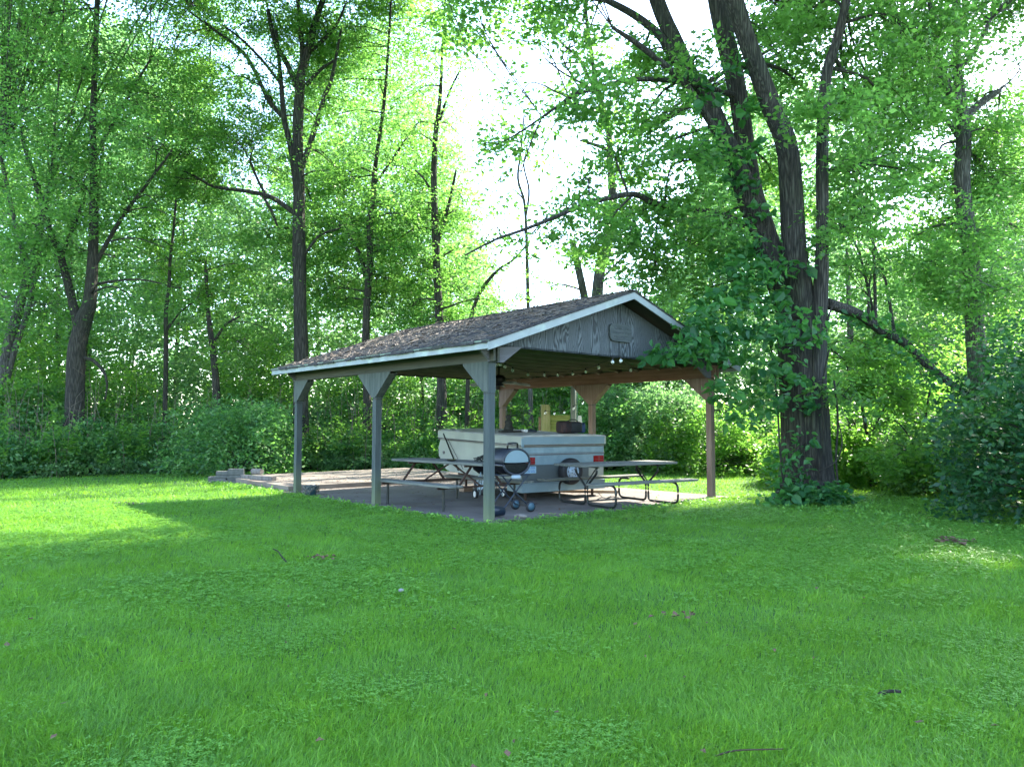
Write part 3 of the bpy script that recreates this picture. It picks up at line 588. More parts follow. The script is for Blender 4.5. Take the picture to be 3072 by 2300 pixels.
# ---------------------------------------------------------------- things on and around table one
def t1pt(x, y, z): a = R(-47.8); return Vector((-1.14+x*math.cos(a)-y*math.sin(a), 14.0+x*math.sin(a)+y*math.cos(a), 0.05+z))
tr = thing('shallow_tray', 'small dark tray with a yellow inside on the left picnic table', 'tray', t1pt(0.25, -0.18, 0.822), R(-47.8))
MB().lathe([(0.06,0.0),(0.105,0.03),(0.112,0.032),(0.10,0.02),(0.05,0.006),(0.001,0.005)], (0,0,0), 20).build('dish', M['bag'], tr, True)
MB().lathe([(0.085,0.024),(0.08,0.028),(0.001,0.03)], (0,0,0), 18).build('contents', M['yellow'], tr, True)
b = MB(); rr = random.Random(4)
for k in range(90):
    a = rr.uniform(0, PI); L_ = rr.uniform(0.1, 0.26); x, y = rr.gauss(0, 0.12), rr.gauss(0, 0.07); z = 0.01+0.13*max(0, 1-abs(x)/0.3)*rr.random()
    b.tube([(x-math.cos(a)*L_/2, y-math.sin(a)*L_/2, z), (x, y, z+0.02), (x+math.cos(a)*L_/2, y+math.sin(a)*L_/2, max(0.006, z+rr.uniform(-.03,.03)))], 0.006, 4)
o = b.build('brush_pile', M['statue']); o.location = t1pt(0.98, 0.1, 0.822); tag(o, 'dark heap of dry twigs on the left table behind the front post', 'twig heap')
# kettle grill
kc = Vector((-0.52, 15.1, 0.09)); kg = thing('kettle_grill', 'round black kettle grill on wheeled legs partly behind the front post', 'grill', kc, R(25))
MB().lathe([(0.03,0.44),(0.15,0.47),(0.25,0.54),(0.305,0.64),(0.315,0.70),(0.30,0.705),(0.28,0.64),(0.02,0.5)], (0,0,0), 32).build('bowl', M['enamel'], kg, True)
for k, (x, y) in enumerate(((-0.28,-0.18),(0.28,-0.18),(0,0.32))):
    MB().tube([(x*0.55, y*0.55, 0.52), (x, y, 0.02)], 0.013, 8).build('leg', M['silver'], kg)
b = MB().lathe([(0.20,0.22),(0.205,0.225),(0.001,0.226)], (0,0,0), 24); b.build('ash_tray', M['silver'], kg)
for x in (-0.31, 0.31):
    wo = MB().lathe([(0.04,-0.02),(0.085,-0.022),(0.085,0.022),(0.04,0.02)], (x,-0.2,0.086), 20, Matrix.Rotation(PI/2,3,'Y')).build('wheel', M['rubber'], kg, True)
    MB().lathe([(0.055,-0.0245),(0.062,-0.0245),(0.062,0.0245),(0.055,0.0245)], (x,-0.2,0.086), 20, Matrix.Rotation(PI/2,3,'Y')).build('hubcap', M['white'], wo, True)
# portable gas grill on its folding scissor stand
gc = ground(523, 511.5, 0.05); gc = Vector((-0.05, 12.86, 0.05)); gr = thing('gas_grill', 'portable oval gas grill on a folding wheeled scissor stand behind the front post', 'grill', gc, R(-56))
def lens(b, x0, x1, top, bot, half, zc, seg=14):
    pr = [(half*math.cos(PI*i/seg), zc+top*math.sin(PI*i/seg)**0.85) for i in range(seg+1)]+[(half*math.cos(PI+PI*i/seg), zc+bot*math.sin(PI+PI*i/seg)) for i in range(1, seg)]
    b.prism(pr, 0, x0, x1); return b
GZ = 0.84; lens(MB(), -0.36, 0.20, 0.24, 0.02, 0.275, GZ).build('lid', M['lidblue'], gr, True)
lens(MB(), 0.203, 0.235, 0.205, 0.01, 0.24, GZ+0.012).build('lid_end_panel', M['silver'], gr)
lens(MB(), -0.34, 0.19, 0.0, 0.19, 0.262, GZ-0.02).build('firebox', M['enamel'], gr, True)
lens(MB(), 0.193, 0.222, 0.0, 0.15, 0.23, GZ-0.02).build('firebox_end', M['enamel'], gr)
rim = MB(); pr = [(0.268*math.cos(2*PI*i/28), GZ+(0.232 if math.sin(2*PI*i/28) > 0 else 0.20)*math.sin(2*PI*i/28)) for i in range(29)]
rim.tube([(0.225, y, z) for y, z in pr], 0.022, 6); rim.build('end_ring', M['lidblue'], gr, True)
MB().tube(smoothpath([(0.10,-0.10,GZ+0.215),(0.11,-0.10,GZ+0.30),(0.11,-0.07,GZ+0.325),(0.11,0.07,GZ+0.325),(0.11,0.10,GZ+0.30),(0.10,0.10,GZ+0.215)], 3), 0.016, 8).build('handle', M['enamel'], gr, True)
MB().box((0.235,-0.02,GZ-0.235), (0.03,0.17,0.055), None, 0.006).build('control_panel', M['rim'], gr)
fr = MB()
for x in (-0.24, 0.20):
    fr.tube([(x,-0.30,0.63), (x,0.30,0.63)], 0.013, 8)
fr.tube([(-0.24,-0.26,0.63),(0.20,-0.26,0.63)], 0.012, 8); fr.tube([(-0.24,0.26,0.63),(0.20,0.26,0.63)], 0.012, 8); fr.build('cradle', M['navy'], gr)
for x in (-0.22, 0.18):
    MB().tube([(x,0.27,0.62),(x,0.0,0.33),(x,-0.27,0.03)], 0.013, 8).build('leg', M['navy'], gr)
    MB().tube([(x+0.03,-0.27,0.62),(x+0.03,0.0,0.33),(x+0.03,0.27,0.09)], 0.013, 8).build('leg', M['navy'], gr)
MB().tube([(-0.22,-0.27,0.03),(0.18,-0.27,0.03)], 0.012, 8).build('foot_bar', M['navy'], gr)
for x in (-0.22, 0.24):
    wo = MB().lathe([(0.03,-0.022),(0.085,-0.024),(0.092,-0.015),(0.092,0.015),(0.085,0.024),(0.03,0.022)], (x,0.28,0.092), 24, Matrix.Rotation(PI/2,3,'Y')).build('wheel', M['rubber'], gr, True)
    MB().lathe([(0.066,-0.026),(0.066,0.026),(0.02,0.028),(0.001,0.028)], (x,0.28,0.092), 20, Matrix.Rotation(PI/2,3,'Y')).build('hubcap', M['bluetub'], wo, True)
MB().tube([(-0.22,0.28,0.092),(0.24,0.28,0.092)], 0.009, 8).build('axle', M['metal'], gr)
# small things on the slab
q = ground(497, 516.5, 0.05); bk = thing('tipped_pail', 'dark blue pail lying on its side behind the foot of the front post', 'pail', q, R(-65)); rt = Matrix.Rotation(PI/2, 3, 'X')
MB().lathe([(0.07,-0.12),(0.09,0.10),(0.095,0.12),(0.086,0.12),(0.066,-0.10),(0.001,-0.10)], (0,0,0.093), 24, rt).build('body', M['navy'], bk, True)
MB().lathe([(0.05,0.02),(0.001,0.03)], (0,0,0.093), 16, rt).build('contents', M['plank'], bk, True)
b = MB().tube(smoothpath([(-0.10,0,0.03),(-0.04,0.01,0.04),(0.03,-0.01,0.035),(0.11,0.0,0.025)], 4), [0.02,0.025,0.03,0.024,0.02,0.025,0.03,0.03,0.028,0.03,0.028,0.02,0.012], 9)
o = b.build('driftwood_chunk', M['log']); o.location = ground(520.5, 517.5, 0.05); o.rotation_euler = (0,0,R(-15)); tag(o, 'pale broken wood chunk on the slab right of the tipped pail', 'wood chunk')
b = MB().tube([(0,0,0.012),(0.3,-0.02,0.014),(0.55,0.0,0.012)], [0.009,0.008,0.005], 6); b.tube([(0.2,-0.01,0.014),(0.3,0.06,0.03)], 0.004, 5)
o = b.build('fallen_stick', M['twig']); o.location = ground(538, 513.5, 0.05); o.rotation_euler = (0,0,R(-8)); tag(o, 'thin straight stick lying on the slab right of the grill wheel', 'stick', 'fallen sticks')
b = MB().bar((0,0,0.03), (1.35,-0.25,0.03), 0.09, 0.05); o = b.build('loose_board', M['plank']); o.location = ground(556, 491.5, 0.05); tag(o, 'brown board lying on the slab under the right picnic table', 'board')
b = MB().bar((0,0,0.02), (0.9,0.05,0.02), 0.14, 0.035); o = b.build('loose_board', M['tablewood']); o.location = ground(571, 486.5, 0.05); tag(o, 'short grey board lying on the slab behind the spare tyre', 'board')
b = MB().tube(smoothpath([(0,0,0.01),(0.12,0.02,0.05),(0.22,0.05,0.02),(0.34,0.02,0.06),(0.5,0.1,0.02)],3), 0.009, 6)
b.tube([(0.22,0.05,0.02),(0.27,0.18,0.02),(0.38,0.24,0.05)], 0.007, 6); b.tube([(0.12,0.02,0.05),(0.08,0.16,0.12)], 0.006, 6); b.tube([(0.34,0.02,0.06),(0.42,-0.1,0.01)], 0.006, 6)
o = b.build('forked_branch', M['log']); o.location = ground(597, 499.5, 0.05); o.rotation_euler = (0,0,R(12)); tag(o, 'bare forked branch lying on the slab under the right picnic table', 'branch')
q = ground(311, 494.5, 0.05); tb = thing('blue_tub', 'faded blue tub tangled with pale rope beside the far left post', 'tub', q, R(20))
MB().lathe([(0.10,0.0),(0.13,0.19),(0.14,0.20),(0.128,0.20),(0.10,0.03),(0.001,0.03)], (0,0,0), 24).build('body', M['bluetub'], tb, True)
b = MB(); rr = random.Random(8)
for k in range(16):
    a0 = rr.uniform(0, 2*PI); b.tube(smoothpath([((0.10+rr.uniform(.03,.08))*math.cos(a0+j*0.5), (0.10+rr.uniform(.03,.08))*math.sin(a0+j*0.5), abs(0.2*math.sin(j*0.9+k))+0.012) for j in range(5)], 3), 0.007, 5)
b.build('rope', M['tablewood'], tb, True)
# pile of concrete blocks, logs
bl = [(214.5,482.5,0,.30,.12,.24),(214.7,482.5,.12,.30,.07,.24),(222,482.6,0,.26,.14,.24),(222,482.6,.14,.28,.08,.22),(222.5,482.6,.22,.30,.11,.20),(235.5,483,0,.30,.09,.30),(236,483,.09,.42,.05,.28),(228.5,483.2,0,.18,.10,.30),(236,483,.14,.40,.08,.28),(236,483,.22,.40,.17,.26)]
labs = ['wide grey block at the bottom left of the block pile','thin grey paver topping the low left end of the block pile','grey block on the ground in the middle of the block pile','dark grey paver second from the ground in the middle of the pile','rounded grey block on top of the middle of the block pile','grey block on the ground under the tallest stack of the pile','long thin paver second from the ground in the tallest stack','small grey block on the ground left of the tallest stack','long grey paver just under the top block of the tallest stack','large pale block on top of the tallest stack of the pile']
for k, (px, py, z, lx, lz, ly) in enumerate(bl):
    b = MB().box((0,0,lz/2), (lx, ly, lz-0.004), None, 0.01); b.v = [(x+0.006*mnoise.noise(Vector((x*9,y*9,z_*9+k))), y, z_) for x,y,z_ in b.v]
    o = b.build('concrete_block', M['block']); q = ground(px, 483); o.location = (q.x, q.y, z); o.rotation_euler = (0,0,R(8+5*math.sin(k*2.3))); tag(o, labs[k], 'block', 'concrete blocks piled at the corner of the rear patio')
def log(name, a, c, r, z, lab, cat, mat='log'):
    A, C_ = ground(*a, 0.15), ground(*c, 0.15); b = MB(); n_ = 9; d_ = C_-A
    b.tube([Vector((0,0,r+z))+d_*i/n_ for i in range(n_+1)], [r*(1+0.06*math.sin(i*2)) for i in range(n_+1)], 14, ridge=0.12, seed=r*90); o = b.build(name, M[mat]); o.location = A; tag(o, lab, cat); return o
log('log', (252.5,477.2), (262,477.6), 0.075, 0.09, 'short pale round log lying on top of the timbers by the blocks', 'log')
def timber(a, c, w_, h_, lab, mat='log'):
    A, C_ = ground(*a, 0.15), ground(*c, 0.15); b = MB().bar((0,0,h_/2), tuple((C_-A)[:2])+(h_/2,), w_, h_); o = b.build('timber', M[mat]); o.location = A; tag(o, lab, 'timber', 'grey timbers lying along the edge of the rear patio')
timber((252,478.8), (274,480.3), 0.14, 0.11, 'square grey timber with a dark cut end lying on the rear patio')
timber((239,477.2), (254,478.2), 0.12, 0.09, 'grey timber lying flat between the block pile and the log')

# ---------------------------------------------------------------- mossy screen and pole behind
sc_ = thing('privacy_screen', 'mossy green board screen with a taller end box behind the camper', 'screen', at(542, 460, 19.4)*1.0, R(6)); sc_.location.z = 0
MB().box((0.10,0.10,1.03), (0.20,0.20,2.06), None, 0.006).build('end_box', M['mosspost'], sc_)
b = MB()
for k in range(12): b.box((0.48,0.12,0.075+k*0.15), (0.55,0.03,0.142), None, 0.004)
b.build('board_panel', M['mossboard'], sc_)
MB().box((0.215,0.08,1.0), (0.03,0.05,2.0)).build('batten', M['mosspost'], sc_)
b = MB(); b.bar((-0.03,0.2,0),(-0.03,0.2,1.75),0.03,0.06,(1,0,0)); b.build('side_board', M['plank'], sc_)
q = at(573.5, 470, 19.3); pole = thing('utility_pole', 'grey round wooden pole standing behind the camper and pavilion', 'pole', (q.x, q.y, 0))
MB().tube([(0,0,-0.05),(0,0,1.5),(0.01,0,3.1)], [0.075,0.07,0.068], 16, ridge=0.05).build('shaft', M['pole'], pole, True)
MB().tube([(0.10,-0.02,0.4),(0.095,-0.02,1.5),(0.10,-0.02,3.0)], 0.012, 6).build('conduit', M['silver'], pole)
q2 = q+Vector((0.16, -0.1, 0)); cl = thing('hanging_rag', 'pale lilac rag hanging beside the wooden pole', 'rag', (q2.x, q2.y, 1.62))
b = MB(); b.add([(-0.04,0,0.16),(0.04,0.01,0.16),(0.07,0.02,-0.05),(0.03,0.0,-0.12),(-0.02,0.02,-0.1),(-0.05,0.015,0.02)],[(0,1,2,3,4,5)]); b.add([(-0.04,0.03,0.16),(0.04,0.04,0.16),(0.05,0.05,-0.05),(-0.03,0.05,-0.08)],[(0,1,2,3)]); b.build('cloth', M['white'], cl)

# ---------------------------------------------------------------- trees
ALLC = []
def stem(b, pts, Y, seg=10, ridge=0.10, k=4, flare=None):
    """pts: (px, py, width_px[, depth offset])"""
    P = [at(p[0], p[1], Y+(p[3] if len(p) > 3 else 0)) for p in pts]; r = [p[2]*(Y+(p[3] if len(p) > 3 else 0))/F/2 for p in pts]
    Q = smoothpath([(*p,) for p in P], k); rr_ = np.interp(np.linspace(0, len(P)-1, len(Q)), range(len(P)), r)
    b.tube(Q, list(rr_), seg, ridge=ridge, seed=pts[0][0]*0.13, flare=flare); return [(q, rr_[i]) for i, q in enumerate(Q)]
def tree(name, label, cat, group, Y, base, stems, blobs, bark_='bark', leaf='leaf', lsize=0.13, per=46, crad=0.62, dens=1.0, seed=1, above=None, six=False, flare=0.25, seg=12, trunkf=None, dspread=1.2, keep=0.006):
    rng = np.random.default_rng(seed); B = at(base[0], base[1], Y); B.z = 0
    t = thing(name, label, cat, (0,0,0), 0, group)
    tb = MB(); nodes = []
    for i, s_ in enumerate(stems):
        main = s_[0][1] > 300 and i == 0
        pts = list(s_); pg = 428+1.5*747/Y
        if i == 0 and 400 < pts[0][1] < pg-2: pts = [(pts[0][0]-(pts[1][0]-pts[0][0])*0.1, pg, pts[0][2]*1.12, *pts[0][3:])]+pts
        nodes += stem(tb, pts, Y, seg if i < 3 else 7, 0.11 if pts[0][2] > 8 else 0.05, 5, flare if main else None)
    tr_ = tb.build('trunk', M[bark_], t, True)
    br = MB(); centers = []
    NP = np.array([n_[0] for n_ in nodes])
    bl_ = [(at(x, y, Y+(d_[0] if d_ else rng.normal()*dspread)), r*Y/F, k_) for x, y, r, k_, *d_ in [(b_ if len(b_) > 3 else (*b_, 1.0)) for b_ in blobs]]
    up = []
    if above:
        cx, dz0, dz1, rad, cnt = above; C0 = at(cx, 100, Y)
        for i in range(cnt):
            if cx == 620:          # unseen leaf masses added along the sun rays to shade the near lawn
                z_ = rng.uniform(18, 23); gx_, gy_ = rng.uniform(-10, 10), rng.uniform(1.5, 10.5); bl_.append((Vector((gx_+S.x*z_/S.z, gy_+S.y*z_/S.z, z_)), 1.5, -1)); continue
            a = rng.uniform(0, 2*PI); q_ = math.sqrt(rng.random()); yy = Y+math.sin(a)*rad*q_*0.8
            bl_.append((Vector((C0.x+math.cos(a)*rad*q_, yy, 3.4+0.60*yy+rng.uniform(dz0, dz1))), 1.5, -1))
    for c, rad, kd in bl_:
        j = int(np.argmin(((NP-np.array(c))**2*np.array([1,1,0.7])).sum(1)+np.where(NP[:,2] > c.z+0.3, 3.0, 0))); a = nodes[j][0]; r0 = min(nodes[j][1]*0.45, 0.02+0.012*(c-a).length)
        mid = a.lerp(c, 0.5)+Vector((rng.normal()*0.15, rng.normal()*0.15, 0.25*rng.random()+0.05*(c-a).length)); path = smoothpath([a, mid, c], 4)
        if not (kd < 0 and sunlit(np.array([tuple(mid), tuple(c)])).any()): br.tube(path, list(np.linspace(r0, 0.012, len(path))), 5)
        if kd < 0:
            up += [tuple(c+Vector(rng.normal(size=3))*rad*0.55) for _ in range(9)]; continue
        ncl = max(3, int(dens*max(kd, 0.5)*((27 if Y < 20 else 18)*rad*rad+6)))
        for _ in range(ncl):
            v = rng.normal(size=3); v /= np.linalg.norm(v); v *= rng.random()**0.5*rad*1.75; v[2] *= 0.62; p = c+Vector(v)
            centers.append(p); s0 = path[rng.integers(3, len(path))]
            if rng.random() < 0.45 and not sunlit(np.array([tuple(p)]))[0]:
                m_ = s0.lerp(p, 0.55)+Vector((0,0,0.1+0.1*rng.random())); br.tube([s0, m_, p, p+(p-s0)*0.3-Vector((0,0,0.1))], [0.011,0.008,0.005,0.003], 3, cap=False)
    br.build('branches', M[bark_ if bark_ != 'bark' else 'darkbark'], t)
    foliage('crown', [tuple(c) for c in centers], 1.0*crad*np.random.default_rng(seed+5).uniform(0.6, 1.25, len(centers)), int(per*1.55), lsize*0.84, M[leaf], t, seed=seed+9, six=six, keep=keep)
    if up: foliage('upper_shade_crown', up, 0.8, 46, 0.24, M[leaf], t, seed=seed+11)  # unseen upper leaves, added above the frame to shade the lawn
    return t
rb = random.Random(21)
def fill(x0, y0, x1, y1, step, r, jit=0.6, kd=1.0, skip=(), d=None):
    out = []; y = y0
    while y < y1:
        x = x0
        while x < x1:
            px, py = x+rb.uniform(-jit, jit)*step, y+rb.uniform(-jit, jit)*step
            if not any((px-a)**2+(py-b_)**2 < c*c for a, b_, c in skip): out.append((px, py, r*rb.uniform(0.75, 1.25), kd) if d is None else (px, py, r*rb.uniform(0.75, 1.25), kd, d+rb.uniform(-.6,.6)))
            x += step
        y += step
    return out
GRP = 'tall maples around the lawn'
# the big multi-stemmed maple right of the pavilion
BT = [
 [(806,505,62),(806,480,54),(806,440,48),(803,380,48),(801,330,50),(799,300,46)],
 [(799,320,30,-.2),(800,300,33,-.2),(794,247,27,-.3),(788,154,24,-.4),(772,108,23,-.5),(752,54,21,-.6),(734,0,21,-.7),(715,-70,18,-.8),(700,-160,14,-.9)],
 [(795,320,36,.1),(786,290,35,.1),(768,247,30,.1),(752,205,28,.0),(738,170,24,0),(718,124,22,.1),(706,100,21,.2),(690,75,20,.3),(673,38,19,.5),(657,0,18,.6),(640,-60,14,.8)],
 [(784,285,26,.5),(762,225,26,.5),(751,190,25,.5),(746,154,24,.5),(737,92,23,.5),(722,25,22,.6),(712,-30,20,.7),(705,-120,14,.8)],
 [(814,470,20,-.35),(815,380,19,-.35),(818,320,18,-.4),(822,247,15,-.5),(822,154,14,-.6),(826,77,12,-.7),(837,38,11,-.8),(846,0,10,-.9),(856,-60,8,-1)],
 [(744,172,13,-.1),(727,147,10,-.3),(709,120,9,-.4),(690,90,8,-.5),(673,72,8,-.5),(642,47,7,-.6),(612,27,4,-.7)],
 [(694,80,14,.3),(675,60,12,.4),(660,36,11,.5),(634,15,9,.6),(600,-3,7,.7)],
 [(760,232,9,.2),(720,214,8,0),(682,208,7,-.3),(655,203,7,-.5),(634,194,7,-.7),(604,199,6,-.8),(580,206,5.5,-.9),(557,216,5,-1),(525,229,4,-1.1),(496,239,3,-1.2),(465,255,2,-1.3)],
 [(735,95,7,.2),(690,84,6,0),(650,79,5.5,-.4),(619,82,5,-.5),(596,88,4.5,-.5),(573,96,4,-.6),(555,108,3.5,-.7),(542,117,3,-.7),(520,132,2.2,-.8),(496,145,1.5,-.9)],
 [(542,117,2,-.7),(530,145,1.8,-.8),(520,175,1.3,-.9)],
 [(634,194,3,-.7),(615,212,2.2,-.8),(590,240,1.6,-1)],
 [(827,303,13,0),(848,310,13,.3),(862,316,11,.4),(880,330,10,.6),(905,343,10,.7),(925,362,10,.6),(949,382,8,.4),(975,398,6,.1),(1000,412,4,-.2)],
 [(822,350,3,-.4),(828,318,2.5,-.5),(835,300,1.5,-.5)],
]
BT = [[(p[0], p[1], p[2]*(0.95 if i < 1 else 0.86), *p[3:]) for p in s_] for i, s_ in enumerate(BT)]
BTB = [(480,18,24,.7),(520,40,22,.6),(545,12,24,.8),(575,45,18,.5),(455,40,18,.6),(560,205,20,.7),(610,235,22,.7),(530,235,18,.5),(480,250,16,.5),(590,112,22,.5),(542,150,18,.5),(522,92,18,.5),(578,182,18,.5),(500,200,16,.5),(640,62,26),(598,92,20),(565,105,22),(512,130,20),(498,156,18,.8),(622,150,24,.7),(655,125,26,.8),(560,226,20,.6),(515,245,20,.7),(600,222,20,.6),(652,205,28,.9),
 (690,160,26,.8),(700,60,18,.5),(762,30,16,.6),(850,55,42),(884,105,38),(905,45,40),(862,175,34,.9),(838,235,26,.9),(796,20,26,.6),(872,268,30,.9),(560,18,30,.9),(510,12,26,.9),(470,25,26,.8),(430,14,24,.8),(812,110,20,.8),(842,120,26,.8),(905,170,26,.8),
 (690,245,34,1.3),(655,270,30,1.1),(700,290,36,1.2),(640,235,24,.8),(720,230,22,.8),(680,205,26,.8),(745,250,16,.6),(845,360,26,.7),(850,400,22,.6)]
BTB = [b_ if len(b_) > 3 else (*b_, 1.0) for b_ in BTB]+fill(790,0,900,250,42,25,d=3.0)+fill(600,60,720,240,42,22,d=2.2,skip=((600,150,30),))
bt = tree('maple_tree', 'huge maple with several furrowed stems rising right of the pavilion', 'tree', GRP, 15.1, (806,505), BT, BTB, 'bark', 'leaf', 0.135, 40, 0.5, 1.35, 31, above=(640, 0.3, 8, 7.5, 110), keep=0.5, flare=0.22, seg=28, dspread=0.9)
# vine climbing over its trunk and the near low boughs with broad leaves hanging over the pavilion corner
vb = [(752,332,28,-1.1),(735,345,20,-1.2),(770,320,22,-1.2),(790,330,22,-1.2),(812,325,16,-1.0),(760,368,22,-.9),(792,372,14,-.8),(748,398,20,-.8),(805,405,10,-.8),(770,300,12,-1),(740,295,26,-1.1),(718,300,24,-1.3),(700,330,22,-1.3),(775,400,12,-.8),
      (672,347,12,-1.9),(692,348,14,-1.7),(657,354,7,-2.0),(722,385,13,-1.2),(732,412,11,-1.1),(715,340,22,-1.4),(765,255,16,-.8),(790,265,10,-.8),(738,260,20,-.9),(745,215,14,-.5),(722,165,18,-.6),(700,95,14,-.4),(712,140,16,-.5),(742,180,16,-.5),(752,240,18,-.7),(745,110,10,-.3),(735,60,10,-.4),(770,280,16,-.9),(690,70,12,-.3),(850,312,12,.3),(870,322,12,.4),(895,340,14,.5),(920,360,14,.4),(940,375,14,.2),(748,150,12,-.3),(752,110,10,-.3),(800,440,9,-.8),(788,470,12,-.8),(812,480,16,-.9),(798,492,20,-1.0),(822,498,20,-.9),(784,500,14,-.9),(790,455,9,-.8)]
vc = []; vr = np.random.default_rng(3)
for x, y, r, dY in vb:
    Yd = 15.1+dY
    for _ in range(int(2+r*r*(0.021 if x < 745 else 0.014))):
        q = at(x+vr.normal()*r*0.5, y+vr.normal()*r*0.42, Yd+vr.normal()*0.22); vc.append(tuple(q))
vcs = [c for i_, c in enumerate(vc) if i_ % 3]; vcb = [c for i_, c in enumerate(vc) if i_ % 3 == 0]
foliage('vine', vcs, 0.42, 15, 0.13, M['vine'], bt, flat_=0.5, droop=0.4, cull=False, six=True, asp=0.6, seed=77)
foliage('vine', vcb, 0.32, 9, 0.20, M['vine'], bt, flat_=0.6, droop=0.45, cull=False, six=True, asp=0.72, seed=78)
b = MB(); b.tube(smoothpath([at(838,420,14.4), at(842,440,14.3), at(838,458,14.2), at(825,468,14.2), at(812,471,14.25)], 4), 0.012, 6)
for p_ in (((818,480),(824,430),(822,390),(830,345)), ((786,505),(780,450),(777,400),(770,340),(760,300)), ((840,500),(836,460),(838,420),(834,380))): b.tube(smoothpath([at(x, y, 14.42) for x, y in p_], 4), 0.02, 6)
b.build('vine_stem', M['darkbark'], bt, True)
# right-hand tree
tree('maple_tree', 'grey maple with forked top behind the big shrub at the right edge', 'tree', GRP, 18.5, (985,455),
 [[(988,470,26),(982,400,21),(976,342,18),(973,300,17),(970,255,15.5),(966,215,15),(962,180,15),(964,140,14),(962,115,12),(959,85,10),(957,54,8),(956,0,7),(955,-60,5)],
  [(962,112,12),(950,92,9),(942,70,8),(936,45,6),(930,0,5)], [(960,100,10),(940,80,8),(925,58,7),(912,38,5.5),(900,24,4)], [(964,120,9),(978,105,8),(1000,90,5)], [(966,150,6),(940,112,4),(915,110,4),(895,118,3)], [(958,70,6),(975,50,5),(990,20,4)]],
 fill(895,-10,1050,340,40,26,d=2.2,skip=((912,190,36),(1000,52,34),(955,150,18)))+[(925,110,30),(900,85,26),(1004,135,34),(1006,185,44),(978,235,38),(938,195,28),(1014,60,20,.5),(925,55,30),(962,18,30),(1012,290,50),(930,262,30),(985,330,34),(1020,230,40),(950,300,26),(900,30,30),(1000,10,24,.6),(985,170,26)], 'palebark', 'leaf', 0.125, 46, 0.55, 1.3, 41, above=(965,0.3,7,6.5,60))
# trees along the back, left to right
tree('maple_tree', 'pair of leaning grey trunks at the far left edge of the lawn', 'tree', GRP, 25.0, (5,440),
 [[(-6,450,12),(2,385,12),(8,350,11),(18,310,9),(28,275,8),(40,230,7),(50,180,5)], [(2,400,6),(14,352,5.5),(28,310,5),(36,272,4.5),(50,230,3)], [(28,275,5),(10,200,4),(0,150,3)]],
 fill(-40, -10, 90, 330, 34, 34), 'palebark', 'leaf', 0.14, 44, 0.8, 0.55, 51, above=(20,0.3,7,7,60))
tree('maple_tree', 'ivy covered maple with a broken side limb at the left of the clearing', 'tree', GRP, 24.3, (76,430),
 [[(74,440,21),(75,405,18),(76,380,17),(77,348,17),(84,318,15),(90,300,12),(93,255,10),(94,200,8),(93,120,6),(96,40,5),(98,-30,4)], [(80,335,10),(72,300,8),(60,255,7),(48,225,6),(35,180,5),(20,130,4)], [(80,357,4),(93,360,3.5),(104,372,3),(107,385,2),(105,400,1.4)], [(92,270,5),(120,220,4),(150,180,3),(172,150,2)], [(62,255,4),(78,215,4),(86,195,3)], [(93,160,4),(120,110,3),(150,60,2)]],
 fill(40, -10, 200, 320, 33, 33, skip=((150,30,24),(232,200,30),(185,60,20))), 'darkbark', 'leaf', 0.13, 46, 0.8, 0.55, 61, above=(110,0.3,7,7,60))
tree('sapling', 'slender straight young tree between the ivy covered maple and the tall maple', 'tree', None, 26.3, (164,455), [[(163,462,5),(165,410,4.5),(166,348,4.5),(166,310,4),(169,290,4),(170,262,3),(173,235,2.5),(176,200,2)], [(167,330,2),(180,312,1.8),(196,300,1.2)]],
 [(165,262,28,.8),(185,290,20,.6),(150,240,26,.8),(180,230,26,.8),(168,330,14,.4),(205,300,16,.5)], 'darkbark', 'leafy', 0.12, 40, 0.45, 0.9, 71)
tree('sapling', 'short crooked trunk hung with foliage left of the tall maple', 'tree', None, 26.8, (217,455), [[(218,462,8),(217,410,8),(215,370,6.5),(211,335,5.5),(208,310,4),(206,270,3)], [(212,345,3),(225,325,2.5),(240,316,1.6)]],
 [(210,300,30,.8),(235,310,24,.6),(225,350,24,.6),(200,260,30,.8),(250,350,26,.6),(270,330,24,.6),(245,270,24,.5)], 'darkbark', 'leafy', 0.13, 40, 0.5, 0.9, 81)
